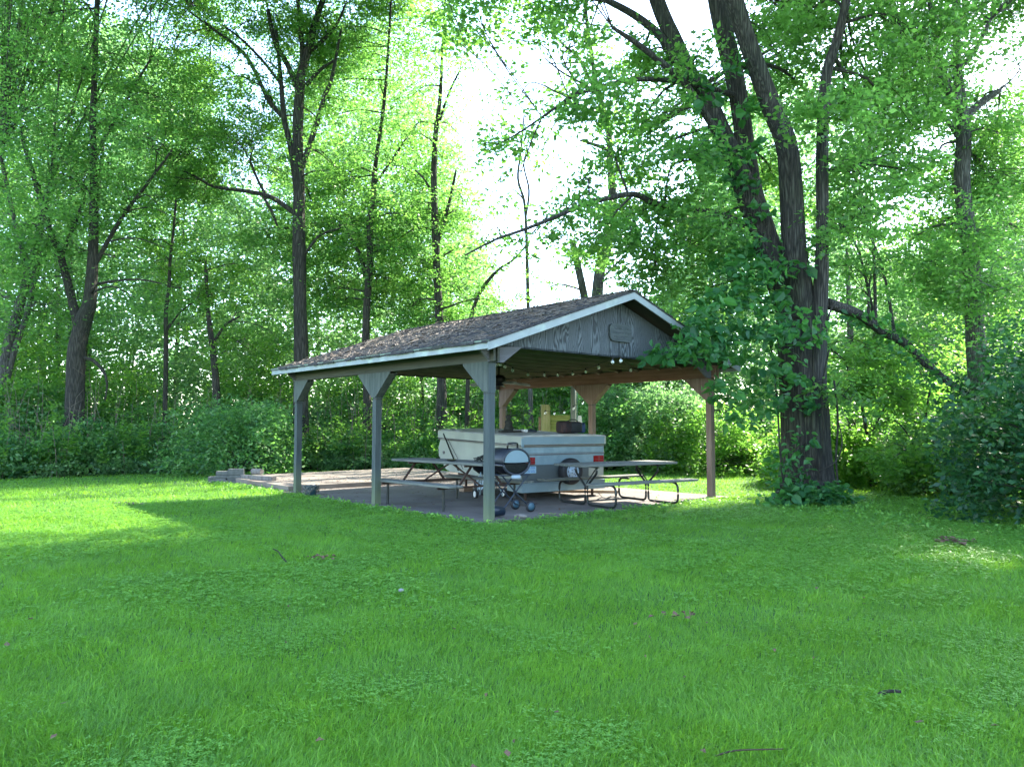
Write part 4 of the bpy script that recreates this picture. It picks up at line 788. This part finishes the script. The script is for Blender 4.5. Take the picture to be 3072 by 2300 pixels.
tree('maple_tree', 'tall straight maple with spreading bare grey limbs behind the left eave', 'tree', GRP, 26.6, (301,455),
 [[(301,470,17),(301,420,15),(301,359,14),(300,300,13),(299,247,13),(299,215,12.5),(299,185,11.5),(298,150,11),(298,123,11),(299,100,10),(301,77,9),(305,60,8),(309,46,8),(316,20,6.5),(328,-15,5)],
  [(299,215,7),(296,185,6.5),(292,154,6),(288,135,6),(284,116,5.5),(280,70,4),(276,30,3)], [(299,92,6),(293,77,6),(285,60,5),(275,42,5),(268,10,4)], [(301,80,7),(303,55,6),(300,25,5),(297,-15,4)], [(302,168,6),(309,147,6),(317,122,5.5),(325,95,4.5),(332,77,4),(341,30,2.5)], [(311,50,5),(325,38,4),(338,22,3),(345,5,2)],
  [(297,216,5),(288,208,5),(275,199,5),(262,194,4.5),(240,190,4),(213,186,3),(195,176,2),(170,165,1.5)], [(285,118,5),(270,102,4.5),(250,62,4),(235,45,3.5),(216,31,3),(190,12,2)], [(284,88,3),(262,60,3),(240,38,2.5),(222,25,2)], [(306,85,4),(320,70,3.5),(335,60,2.5)], [(268,198,3.5),(258,180,3),(250,160,2.5)], [(304,255,3),(320,235,2.5),(340,228,2)], [(262,194,3),(272,212,3),(278,228,2)]],
 fill(165,-10,340,250,33,28,skip=((237,215,34),(250,62,24),(200,60,14)),d=1.8)+[(215,30,32),(192,95,34),(228,135,32),(272,64,20,.5),(246,165,24,.8),(325,28,28,.8),(292,-5,30,.9),(342,100,28,.8),(330,170,28,.8),(338,225,32,.9),(268,238,26,.9),(300,285,34,.8),(205,190,28,.9),(262,120,22,.6),(225,80,24,.7),(250,20,24,.7),(190,150,34),(320,130,20,.5),(175,190,30,.9),(280,160,20,.5)], 'bark', 'leaf', 0.12, 46, 0.52, 1.25, 91, above=(290,0.3,8,7,80), keep=0.4, seg=16)
tree('maple_tree', 'slim dark forked tree seen over the middle of the pavilion roof', 'tree', GRP, 27.4, (366,450),
 [[(368,462,9),(367,400,8),(366,340,8),(367,300,7),(370,259,7),(370,235,6),(373,190,5),(377,153,4),(382,120,4),(386,80,3),(390,20,2.5),(393,-60,2)], [(366,275,5),(360,255,4),(352,240,3),(345,225,2)], [(371,245,4),(368,222,4),(372,205,3)], [(374,185,3),(392,160,2.5),(405,140,2)]],
 fill(335,-10,430,320,34,27,d=1.2)+[(380,85,34),(360,150,34),(402,168,32),(350,240,34),(392,250,36),(415,112,28,.8),(400,30,36),(372,305,32,.8),(345,50,24,.7),(345,300,26,.7),(410,215,26,.8),(360,10,24,.8),(385,200,28)], 'darkbark', 'leaf', 0.13, 44, 0.58, 1.05, 101, above=(390,0.3,8,7,80), keep=0.35)
tree('maple_tree', 'straight slim maple left of the bright gap in the canopy', 'tree', GRP, 27.2, (440,450),
 [[(442,462,12),(442,415,11),(441,370,9),(439,320,8),(437,270,7.5),(435,222,7.5),(434,195,6.5),(434,162,6),(436,130,5),(440,100,4),(442,60,3),(445,0,2.5),(447,-60,2)], [(437,245,4),(446,215,3.5),(452,190,3),(456,170,2)], [(440,120,3),(448,95,2.5),(460,70,2)], [(436,200,3),(425,180,2),(415,170,1.5)]],
 fill(415,-10,482,310,34,22,d=1.2)+[(440,30,28),(452,92,26),(440,160,28),(452,212,24),(438,268,32),(462,292,26,.9),(420,320,26,.8),(430,215,26),(420,60,26),(470,60,18,.7),(465,140,16,.7),(420,130,24),(478,250,16,.7),(455,325,24,.8),(490,300,18,.5)], 'bark', 'leaf', 0.125, 44, 0.55, 1.15, 111, above=(470,0.3,8,7,80), keep=0.4)
tree('dead_tree', 'thin pale snag with bare upright twigs in the bright canopy gap', 'tree', None, 27.8, (528,440),
 [[(532,455,5),(530,380,4.5),(528,300,4),(527,255,3.5),(526,225,3),(524,200,3),(518,178,2.5),(521,150,2),(524,115,1.5)], [(526,215,2.5),(529,190,2.2),(524,165,1.6),(528,140,1)], [(524,200,1.6),(515,190,1.2),(508,190,.8)]],
 [(515,300,22,.6),(545,310,22,.6),(530,275,14,.35)], 'palebark', 'leafy', 0.12, 36, 0.45, 0.9, 121)
tree('maple_tree', 'pale forked tree standing behind the pavilion ridge below the canopy gap', 'tree', GRP, 28.2, (597,440),
 [[(594,462,14),(595,400,13),(596,340,12.5),(597,296,12),(600,270,11),(606,250,11),(610,230,10),(613,213,9),(612,185,8),(610,160,7),(608,125,6),(600,98,5),(594,70,4.5),(588,30,4),(585,0,3)], [(592,340,8),(588,315,8),(583,290,8),(577,262,7.5),(572,240,6)], [(609,150,4),(596,145,3.5),(580,140,2.5)], [(604,110,4),(580,60,3.5),(567,48,3),(550,32,2),(530,20,1.2)], [(580,62,2),(560,63,1.6),(535,63,1)], [(600,96,3),(585,85,2.5),(562,72,2),(545,58,1.2)], [(576,110,2.2),(566,95,2.2),(556,92,2),(545,85,1.2)], [(583,20,3),(590,-10,2.5),(595,-30,2)], [(612,185,3),(622,160,2.5),(628,140,2)], [(600,280,3),(618,262,2.2),(640,240,1.6)]],
 [(570,60,22,.6),(585,95,22,.6),(560,150,20,.5),(630,190,24,.8),(600,170,24,.7),(590,250,22,.7),(600,55,14,.5),(604,105,16,.6),(614,170,22,.7),(626,232,24,.7),(575,300,22,.7),(630,282,26,.9),(545,288,20,.7),(655,310,24,.9),(600,20,18,.5),(588,130,12,.5),(600,220,16,.5)], 'palebark', 'leafy', 0.12, 40, 0.5, 1.0, 131, above=(620,0.5,9,9,200), keep=0.15)
tree('sapling', 'curving slender tree leaning right behind the pavilion ridge', 'tree', None, 27.5, (470,445), [[(466,460,5),(468,380,4.5),(470,330,4.5),(473,310,4),(480,292,4),(490,278,3.5),(500,268,3),(515,258,2.4),(530,240,1.6)]],
 [(480,300,20,.7),(500,290,18,.6),(520,262,12,.5),(470,340,22,.8)], 'darkbark', 'leafy', 0.12, 40, 0.45, 0.9, 141)
# sunlit understorey right of the big maple
tree('sapling', 'young maple with glowing yellow green leaves right of the huge trunk', 'tree', 'sunlit young trees at the right', 18.6, (868,470), [[(872,482,3.5),(868,440,3),(862,400,3),(866,360,2.5),(876,330,2)], [(864,410,2),(850,380,1.6),(845,350,1.2)], [(868,440,2),(888,400,1.8),(905,370,1.2)]],
 [(870,350,24),(895,370,24),(850,385,22),(880,400,22),(905,400,20),(860,430,18,.8),(900,340,24,.8),(925,380,22,.8),(935,345,22,.8)], 'darkbark', 'leafy', 0.15, 34, 0.45, 1.0, 151, six=True)
tree('sapling', 'leafy young tree with drooping twigs between the sunlit lawn and right shrub', 'tree', 'sunlit young trees at the right', 16.5, (925,480), [[(925,496,3),(922,460,2.5),(925,420,2.5),(930,390,2)], [(922,460,1.8),(905,430,1.5),(895,420,1)]],
 [(925,400,20),(905,430,20),(940,430,22),(920,455,20),(890,460,18),(945,465,20),(905,475,16)], 'darkbark', 'leafy', 0.13, 34, 0.4, 1.1, 161, six=True)
st = thing('tree_stump', 'grey broken stump among the undergrowth right of the huge maple', 'stump', (0,0,0))
b = MB(); stem(b, [(855,478,12),(854,455,10),(852,432,9),(851,418,7)], 20.5, 12); b.build('trunk', M['bark'], st, True)

# ---------------------------------------------------------------- shrubs
def shrub(name, label, group, c, rad, h, n, leaf, size, seed, per=42, crad=0.35, six=False, stems=9, cat='shrub'):
    rng = np.random.default_rng(seed); t = thing(name, label, cat, (c[0], c[1], 0), 0, group)
    b = MB(); C_ = []
    for k in range(n):
        a = rng.uniform(0, 2*PI); u = rng.uniform(0, 1); ph = math.acos(1-u); rr_ = rng.uniform(0.55, 1.0)**0.5
        w_ = 1+0.18*math.sin(a*3+seed)+0.10*math.sin(a*7+seed*2)
        C_.append((math.cos(a)*math.sin(ph)**0.6*rad*rr_*w_, math.sin(a)*math.sin(ph)**0.6*rad*rr_*w_, 0.12+math.cos(ph)*h*rr_*(1+0.12*math.sin(a*5+seed))))
    for k in range(stems):
        e = C_[rng.integers(0, n)]; b.tube(smoothpath([(rng.normal()*0.15, rng.normal()*0.15, -0.05), (e[0]*0.35, e[1]*0.35, e[2]*0.55), e, (e[0]*1.12, e[1]*1.12, e[2]*1.06)], 3), list(np.linspace(0.022, 0.004, 10)), 5)
    b.build('stems', M['darkbark'], t)
    f = foliage('foliage', np.array(C_)+np.array([c[0], c[1], 0]), crad, per, size, M[leaf], t, flat_=0.7, cull=False, six=six, seed=seed+3); f.location = (-c[0], -c[1], 0)
    return t
G2 = 'shrubs edging the lawn'
shrub('large_shrub', 'big dark honeysuckle shrub filling the right edge of the frame', G2, (9.5,11.1), 2.45, 2.9, 820, 'darkshrub', 0.105, 201, 34, 0.30, stems=40)
shrub('large_shrub', 'tall dark shrub behind the honeysuckle at the right edge', G2, (10.9,14.0), 2.1, 3.7, 620, 'darkshrub', 0.11, 202, 44, 0.42)
shrub('shrub', 'low dark bushes at the right rear corner of the sunlit lawn', G2, (9.6,16.6), 1.3, 1.6, 230, 'leafd', 0.10, 203)
shrub('shrub', 'bright yellow green bush just right of the huge trunk', G2, (7.9,19.3), 1.5, 1.7, 260, 'leafy', 0.12, 204)
shrub('shrub', 'round dark mounded bush left of the far left post', G2, at(240,470,23.6).to_tuple()[:2], 2.0, 2.2, 420, 'leafd', 0.115, 205, 40, 0.5)
shrub('shrub', 'pale green bush left of the huge trunk beyond the right post', G2, (6.3,24.0), 1.7, 2.0, 300, 'leafy', 0.11, 206)
shrub('shrub', 'tall rounded green bush beyond the right picnic table', G2, at(665,470,25.6).to_tuple()[:2], 2.0, 2.9, 480, 'leaffar', 0.12, 207)
shrub('shrub', 'dark leafy bush behind the middle post of the right side', G2, at(610,470,26.5).to_tuple()[:2], 1.9, 2.8, 420, 'leafd', 0.12, 208)
shrub('shrub', 'small vine clump creeping around the foot of the huge maple', G2, (5.9,14.35), 0.42, 0.25, 36, 'vine', 0.12, 209, 24, 0.20, six=True)

# ---------------------------------------------------------------- undergrowth and far woods
EDGE = [(-26,17),(-19,19),(-14.2,20.9),(-12.2,22.8),(-10.4,24.3),(-7,25.4),(-3.1,25.9),(0,25.9),(3,25.6),(6.2,25.4),(7.6,23.4),(8.6,21.0),(9.2,18.5),(10.3,16.6),(10.6,14.5),(9.0,12.4),(8.6,9.5),(9.5,6),(12,2)]
EX = np.array(EDGE)
def edge_pt(rng, n, i0=0, i1=None):
    A = EX[i0:i1]; d = np.diff(A, axis=0); L_ = np.hypot(d[:,0], d[:,1]); cs = np.cumsum(L_)/L_.sum(); u = rng.random(n); j = np.searchsorted(cs, u); j = np.minimum(j, len(d)-1)
    t = rng.random(n)[:,None]; p = A[j]+d[j]*t; nrm = np.stack([-d[j][:,1], d[j][:,0]], 1)/L_[j][:,None]; return p, nrm
rng = np.random.default_rng(5)
def band(name, label, n, dmin, dmax, h0, h1, leaf, size, per, crad, seed, i0=0, i1=None, mat=None):
    r_ = np.random.default_rng(seed); p, nn = edge_pt(r_, n, i0, i1); dd = dmin+(dmax-dmin)*r_.random(n)**1.3
    p = p+nn*dd[:,None]; hmax = (h0+(h1-h0)*(dd/dmax))*(1+0.45*wob(p[:,0], p[:,1], 1.1, seed)); z = 0.1+hmax*r_.random(n)**0.75
    # front face leans back with height
    p = p+nn*(z*0.28)[:,None]
    o = foliage(name, np.stack([p[:,0], p[:,1], z], 1), crad*r_.uniform(0.7, 1.3, n), per, size, M[leaf], None, flat_=0.6, cull=False, seed=seed)
    return tag(o, label, 'undergrowth', kind='stuff')
band('undergrowth', 'dense dark green undergrowth walling the back of the lawn', 5200, 0.1, 4.5, 0.9, 2.9, 'leafd', 0.12, 44, 0.42, 301, 0, 12)
band('undergrowth', 'brighter leafy thicket rising behind the first bushes', 3800, 2.5, 8.0, 2.0, 5.2, 'leafy', 0.13, 40, 0.55, 302, 0, 15)
band('low_weeds', 'ragged knee high weeds along the foot of the thicket', 900, -0.15, 0.9, 0.35, 0.7, 'leaffar', 0.10, 34, 0.26, 303, 0, 13)
band('undergrowth', 'shaded green undergrowth along the right side of the lawn', 1500, 0.3, 4.0, 0.8, 2.6, 'leafd', 0.11, 42, 0.4, 304, 11, 19)
r_ = np.random.default_rng(306); pe, ne = edge_pt(r_, 420, 0, 15); b = MB()
for k in range(420):
    dd = r_.uniform(0.0, 3.5); x, y = pe[k]+ne[k]*dd; h = r_.uniform(0.8, 2.2)+0.45*dd; l, m_ = r_.normal()*0.3*h*0.4, r_.normal()*0.3*h*0.4
    b.tube([(x, y, 0), (x+l*0.35, y+m_*0.35, h*0.5), (x+l, y+m_, h), (x+l*1.7, y+m_*1.7, h*1.1)], [0.012, 0.010, 0.006, 0.003], 4)
    if k % 3 == 0: b.tube([(x+l*0.3, y+m_*0.3, h*0.45), (x+l*0.3+r_.normal()*0.3, y-0.2, h*0.75), (x+r_.normal()*0.5, y-0.3, h*0.9)], [0.008, 0.005, 0.002], 4)
tag(b.build('undergrowth_stems', M['twig']), 'thin woody stems and dead twigs tangled in the undergrowth', 'undergrowth', kind='stuff')
r_ = np.random.default_rng(307); pe, ne = edge_pt(r_, 420, 0, 13); q_ = pe+ne*r_.uniform(-0.1, 1.6, (420,1)); C_ = []
for k in range(420):                                # tall weeds standing proud of the thicket
    h = r_.uniform(0.7, 2.1)
    for j in range(4): C_.append((q_[k,0]+r_.normal()*0.05, q_[k,1]+r_.normal()*0.05, h*(0.45+0.2*j)))
tag(foliage('tall_weeds', C_, 0.16, 14, 0.13, M['leafy'], None, flat_=0.8, droop=0.1, cull=False, asp=0.38, seed=308), 'tall leafy weeds standing along the front of the thicket', 'weeds', kind='stuff')
# far woods: a deep mass of foliage with a broken top line
def skyline(px):
    return np.interp(px, [-200,0,60,130,200,232,262,300,350,400,440,470,500,560,620,660,690,730,800,850,880,930,970,1024,1200], [0,0,0,30,60,190,200,60,30,30,90,230,320,335,325,300,200,90,60,120,250,255,190,110,40])
def farwood(name, label, n, Y0, Y1, size, per, crad, seed, ymin=452, thin=0.0, leaf='leaffar'):
    r_ = np.random.default_rng(seed); Y = Y0+(Y1-Y0)*r_.random(n); px = r_.uniform(-220, 1244, n); top = skyline(px)+22*wob(px*0.03, Y*0.2, 1.0, seed); py = top+(ymin-top)*r_.random(n)**0.85
    v = 383-py; dz = (F*math.sin(PITCH)+v*math.cos(PITCH))/(F*math.cos(PITCH)-v*math.sin(PITCH)); X = (px-512)/(F*math.cos(PITCH)-v*math.sin(PITCH))*Y; Z = 1.5+dz*Y
    k = (Z > 0.2); o = foliage(name, np.stack([X, Y, Z], 1)[k], crad*r_.uniform(0.6, 1.3, k.sum()), per, size, M[leaf], None, seed=seed, flat_=0.6, keep=0.01)
    return tag(o, label, 'woods', kind='stuff')
farwood('far_woods', 'nearer woodland foliage behind the trees around the lawn', 8500, 29, 36, 0.16, 60, 0.75, 401)
farwood('far_woods', 'hazy distant woodland foliage closing the view', 9000, 38, 58, 0.27, 60, 1.3, 402)
b = MB(); rr = random.Random(12)
for k in range(46):                              # trunks of the far woods, a background mass
    x = rr.uniform(-34, 34); y = rr.uniform(28, 52); h = rr.uniform(7, 16); r = rr.uniform(0.06, 0.2); l = rr.uniform(-0.8, 0.8)
    if abs(x/y-0.05) < 0.10: h *= 0.5
    b.tube([(x, y, -0.1), (x+l*0.4, y, h*0.5), (x+l, y+rr.uniform(-.5,.5), h)], [r, r*0.75, r*0.3], 6)
tag(b.build('far_trunks', M['palebark'], smooth=True), 'slender grey trunks standing far back in the woods', 'woods', kind='stuff')

# ---------------------------------------------------------------- grass
def lawn_edge_y(x): return np.interp(x, EX[:12,0], EX[:12,1])
def offslab(x, y):
    dx, dy = x-P0.x, y-P0.y; lx = dx*U.x+dy*U.y; ly = dx*Vv.x+dy*Vv.y; w_ = wob(lx*2, ly*2, 1.5)*0.05
    on = (lx > -0.12+w_) & (lx < W+0.42+w_) & (ly > -0.14+w_) & (ly < LN+0.55); on |= (lx > 0.25+w_*2) & (lx < W+0.3) & (ly >= LN+0.5) & (ly < LN+5.0+w_)
    return ~on
def samples(rng, n, Ya, Yb, p=1.0):
    u = rng.random(n); Y = 1/(1/Ya-(1/Ya-1/Yb)*u) if p == 1.0 else Ya+(Yb-Ya)*u   # area density falls with distance
    X = rng.uniform(-1, 1, n)*(0.74*Y+3.2); k = offslab(X, Y) & (Y < lawn_edge_y(X)+0.4); k &= ~((X > 8.6) & (Y > 6) & (Y < 13)); return X[k], Y[k]
def grass(name, label, n, Ya, Yb, w0, h0, seed, two=True):
    rng = np.random.default_rng(seed); X, Y = samples(rng, n, Ya, Yb)
    kk = rng.random(len(Y)) < (np.clip((13-Y)/6, 0, 1) if two else np.clip((Y-6)/6, 0, 1)); X, Y = X[kk], Y[kk]; n = len(X)
    den = 0.5+0.5*wob(X, Y, 1.0, 1.0); big = 0.5+0.5*wob(X, Y, 0.35, 4.0); keep = rng.random(n) < 0.55+0.5*den; X, Y, den, big = X[keep], Y[keep], den[keep], big[keep]; n = len(X)
    tuft = wob(X, Y, 3.1, 7.0); h = h0*(0.55+0.5*rng.random(n)+0.35*big+0.35*np.maximum(tuft, 0))*(1+0.9*(rng.random(n) < 0.03)); w_ = w0*rng.uniform(0.7, 1.3, n)*np.clip(Y/6.0 if two else Y/14.0, 0.75, 1.6)
    la = wob(X, Y, 2.3, 9.0)*3.0+rng.normal(size=n)*1.3; ln = h*(0.25+0.75*rng.random(n)); dx, dy = np.cos(la)*ln, np.sin(la)*ln
    fa = rng.uniform(0, PI, n); bx, by = np.cos(fa)*w_/2, np.sin(fa)*w_/2; Z = np.zeros(n)
    t = np.clip(0.45+0.22*wob(X, Y, 0.5, 2.0)+0.15*tuft+rng.normal(size=n)*0.27, 0, 1)
    def P(x, y, z): return np.stack([x, y, z], 1)
    a = P(X-bx, Y-by, Z); b_ = P(X+bx, Y+by, Z); mz = h*0.62
    c = P(X+dx*0.33+bx*0.8, Y+dy*0.33+by*0.8, mz); d = P(X+dx*0.33-bx*0.8, Y+dy*0.33-by*0.8, mz); e1 = P(X+dx+bx*0.12, Y+dy+by*0.12, h*0.86); e2 = P(X+dx-bx*0.12, Y+dy-by*0.12, h*0.86)
    if two: V = np.stack([a, b_, c, d, d, c, e1, e2], 1).reshape(-1, 3); t = np.repeat(t, 2)
    else: V = np.stack([a, b_, e1, e2], 1).reshape(-1, 3)
    return tag(npmesh(name, V, 4, M['grass'], t), label, 'grass', kind='stuff')
grass('grass', 'long lawn grass blades in the foreground', 1000000, 2.6, 13.0, 0.0048, 0.050, 501)
grass('grass', 'mown lawn grass around and beyond the pavilion', 740000, 6.0, 26.0, 0.011, 0.06, 502, False)
def clover(name, label, n, Ya, Yb, size, seed, thr, zc):
    rng = np.random.default_rng(seed); X, Y = samples(rng, n, Ya, Yb); kk = rng.random(len(Y)) < (np.clip((13-Y)/5, 0, 1) if Ya < 4 else np.clip((Y-6)/6, 0, 1)); X, Y = X[kk], Y[kk]; k = wob(X, Y, 0.7, 3.0)+0.5*wob(X, Y, 2.2, 1.0)+rng.normal(size=len(X))*0.15 > thr; X, Y = X[k], Y[k]; n = len(X)
    z = zc*rng.uniform(0.5, 1.25, n); V = []; T = []
    for j in range(3):
        a = rng.uniform(0, 2*PI, n) if j == 0 else a+2*PI/3; s_ = size*rng.uniform(0.8, 1.2, n); ca_, sa_ = np.cos(a), np.sin(a); ti = rng.uniform(-0.25, 0.35, n)
        p = lambda r, o: np.stack([X+(ca_*r-sa_*o)*s_, Y+(sa_*r+ca_*o)*s_, z+r*ti*s_], 1)
        V.append(np.stack([p(0.05,0), p(0.55,0.42), p(1.0,0), p(0.55,-0.42)], 1)); T.append(rng.uniform(0.3, 1, n))
    V = np.stack(V, 1).reshape(-1, 3); T = np.stack(T, 1).ravel(); return tag(npmesh(name, V, 4, M['clover'], T), label, 'clover', kind='stuff')
clover('clover', 'patches of clover growing through the near lawn', 160000, 2.6, 13.0, 0.014, 511, 0.28, 0.052)
clover('ground_cover', 'leafy low ground cover on the lawn around the pavilion', 190000, 6.0, 24.0, 0.032, 512, -0.1, 0.055)
# leafy fringe spilling over the slab edges
rng = np.random.default_rng(9); C_ = []
for k in range(520):
    if k % 3: lx, ly = -0.2+rng.normal()*0.10, rng.uniform(-0.3, LN+5)
    else: lx, ly = rng.uniform(-0.3, W+1.2), -0.24+rng.normal()*0.10
    p = loc(lx, ly, 0.04); C_.append(tuple(p))
for k in range(260): C_.append((rng.normal()*1.3+6.1, rng.normal()*0.7+14.2, 0.04))
for k in range(420): p_ = rng.random(2); C_.append((5.0+3.6*p_[0]+rng.normal()*0.3, 12.6-4.4*p_[1]*p_[0]+rng.normal()*0.5, 0.03))
tag(foliage('slab_fringe', C_, 0.16, 22, 0.05, M['clover'], None, flat_=0.35, cull=False, seed=15, floor=0.0), 'low leafy weeds fringing the slab edges and the shaded right lawn', 'weeds', kind='stuff')

# ---------------------------------------------------------------- small litter on the lawn
def stick(px, py, L_, ang, r, lab, rise=0.1):
    b = MB().tube(smoothpath([(0,0,0.03),(L_*0.3,0.01,0.04+rise*0.4),(L_*0.7,-0.01,0.045+rise*0.8),(L_,0,0.04+rise)], 3), list(np.linspace(r, r*0.5, 10)), 6)
    o = b.build('fallen_stick', M['darkbark' if r != 0.0045 else 'rustmetal']); o.location = ground(px, py); o.rotation_euler = (0,0,R(ang)); tag(o, lab, 'stick', 'fallen sticks')
stick(287, 565, 0.22, 150, 0.010, 'short dark stick poking out of the grass left of centre', 0.12)
stick(715, 762, 0.30, -4, 0.0045, 'long thin pale twig in the grass at the bottom edge', 0.03)
stick(879, 700, 0.12, -50, 0.014, 'stubby dark twig in the grass at the lower right', 0.04)
def leafpile(px, py, n, lab, mat='drytwig', sc=1.0):
    rr = random.Random(px); b = MB()
    for k in range(n):
        x, y, z = rr.gauss(0, 0.07)*sc, rr.gauss(0, 0.05)*sc, rr.uniform(0.05, 0.10); a = rr.uniform(0, 2*PI); l = rr.uniform(0.03, 0.07)*sc; t_ = rr.uniform(-0.03, 0.03)
        ca_, sa_ = math.cos(a)*l, math.sin(a)*l; b.add([(x,y,z),(x+ca_*.5-sa_*.4,y+sa_*.5+ca_*.4,z+.012),(x+ca_,y+sa_,z+t_),(x+ca_*.5+sa_*.4,y+sa_*.5-ca_*.4,z+.008)], [(0,1,2,3)])
    o = b.build('dead_leaves', M[mat]); o.location = ground(px, py); tag(o, lab, 'leaves', 'clumps of dead leaves on the lawn')
leafpile(321, 563, 26, 'reddish clump of dead leaves right of the dark stick')
leafpile(676, 624, 16, 'brown curled dead leaves in the shaded grass right of centre')
leafpile(132, 507, 24, 'pale clump of dry leaves in the bright grass at left', 'twig', 1.6)
leafpile(950, 545, 30, 'brown leaf litter beside the big right shrub', 'drytwig', 1.8)
b = MB().lathe([(0.02,0),(0.025,0.008),(0.026,0.018),(0.012,0.028),(0.001,0.029)], (0,0,0.035), 10); o = b.build('stone', M['stone'], smooth=True); o.location = ground(401, 595); tag(o, 'small pale stone in the grass below the front post', 'stone')
b = MB(); rr = random.Random(31)                 # dead leaves on the slabs, nobody could count them
for k in range(900):
    if k % 2: lx, ly, z = rr.uniform(0, W), rr.uniform(0, LN+0.4), 0.055
    else: lx, ly, z = rr.uniform(0.4, W), LN+0.6+abs(rr.gauss(0, 1.4)), 0.155
    if k % 5 == 0: lx, ly, z = rr.uniform(0, W), LN+0.52-abs(rr.gauss(0, 0.15)), 0.056
    if not (0 < lx < W and ly < LN+4.8): continue
    p = loc(lx, ly, z); a = rr.uniform(0, 2*PI); l = rr.uniform(0.03, 0.09); c_, s_ = math.cos(a)*l, math.sin(a)*l
    b.add([p, p+Vector((c_*.5-s_*.3, s_*.5+c_*.3, .008)), p+Vector((c_, s_, rr.uniform(0,.015))), p+Vector((c_*.5+s_*.3, s_*.5-c_*.3, .006))], [(0,1,2,3)])
tag(b.build('floor_litter', M['drytwig']), 'brown dead leaves scattered over the concrete floors', 'litter', kind='stuff')

rr = random.Random(77)
b = MB()
for k in range(60):
    yy = 1/(1/3.0-(1/3.0-1/17)*rr.random()); xx = rr.uniform(-.72, .72)*yy; a = rr.uniform(0, 2*PI); l = rr.uniform(.02,.055); c_, s_ = math.cos(a)*l, math.sin(a)*l; z = rr.uniform(.035,.07)
    b.add([(xx,yy,z),(xx+c_*.5-s_*.35,yy+s_*.5+c_*.35,z+.01),(xx+c_,yy+s_,z+rr.uniform(-.01,.02)),(xx+c_*.5+s_*.35,yy+s_*.5-c_*.35,z+.006)],[(0,1,2,3)])
tag(b.build('lawn_litter', M['drytwig']), 'stray brown leaves caught in the lawn', 'litter', kind='stuff')

# ---------------------------------------------------------------- light
wd = bpy.data.worlds.new('World'); SC.world = wd; wd.use_nodes = True; nt = wd.node_tree
bgn = nt.nodes['Background']; sky = nt.nodes.new('ShaderNodeTexSky'); sky.sky_type = 'NISHITA'; sky.sun_disc = False
sky.sun_elevation = SUN_EL; sky.sun_rotation = SUN_AZ; sky.dust_density = 0.6; sky.air_density = 1.0; sky.ozone_density = 1.0
nt.links.new(sky.outputs['Color'], bgn.inputs['Color']); bgn.inputs['Strength'].default_value = 0.15
sl = bpy.data.lights.new('sun', 'SUN'); sl.energy = 3.2; sl.angle = R(0.5); sl.color = (1.0, 0.93, 0.80)
so = bpy.data.objects.new('sun', sl); COL.objects.link(so); so.rotation_euler = S.to_track_quat('Z', 'Y').to_euler()
SC.view_settings.view_transform = 'Standard'; SC.view_settings.look = 'None'; SC.view_settings.exposure = 3.1; SC.view_settings.gamma = 1
SC.cycles.max_bounces = 7; SC.cycles.diffuse_bounces = 4; SC.cycles.glossy_bounces = 2; SC.cycles.transmission_bounces = 4

print('POLYS', sum(len(o.data.polygons) for o in bpy.data.objects if o.type=='MESH'))
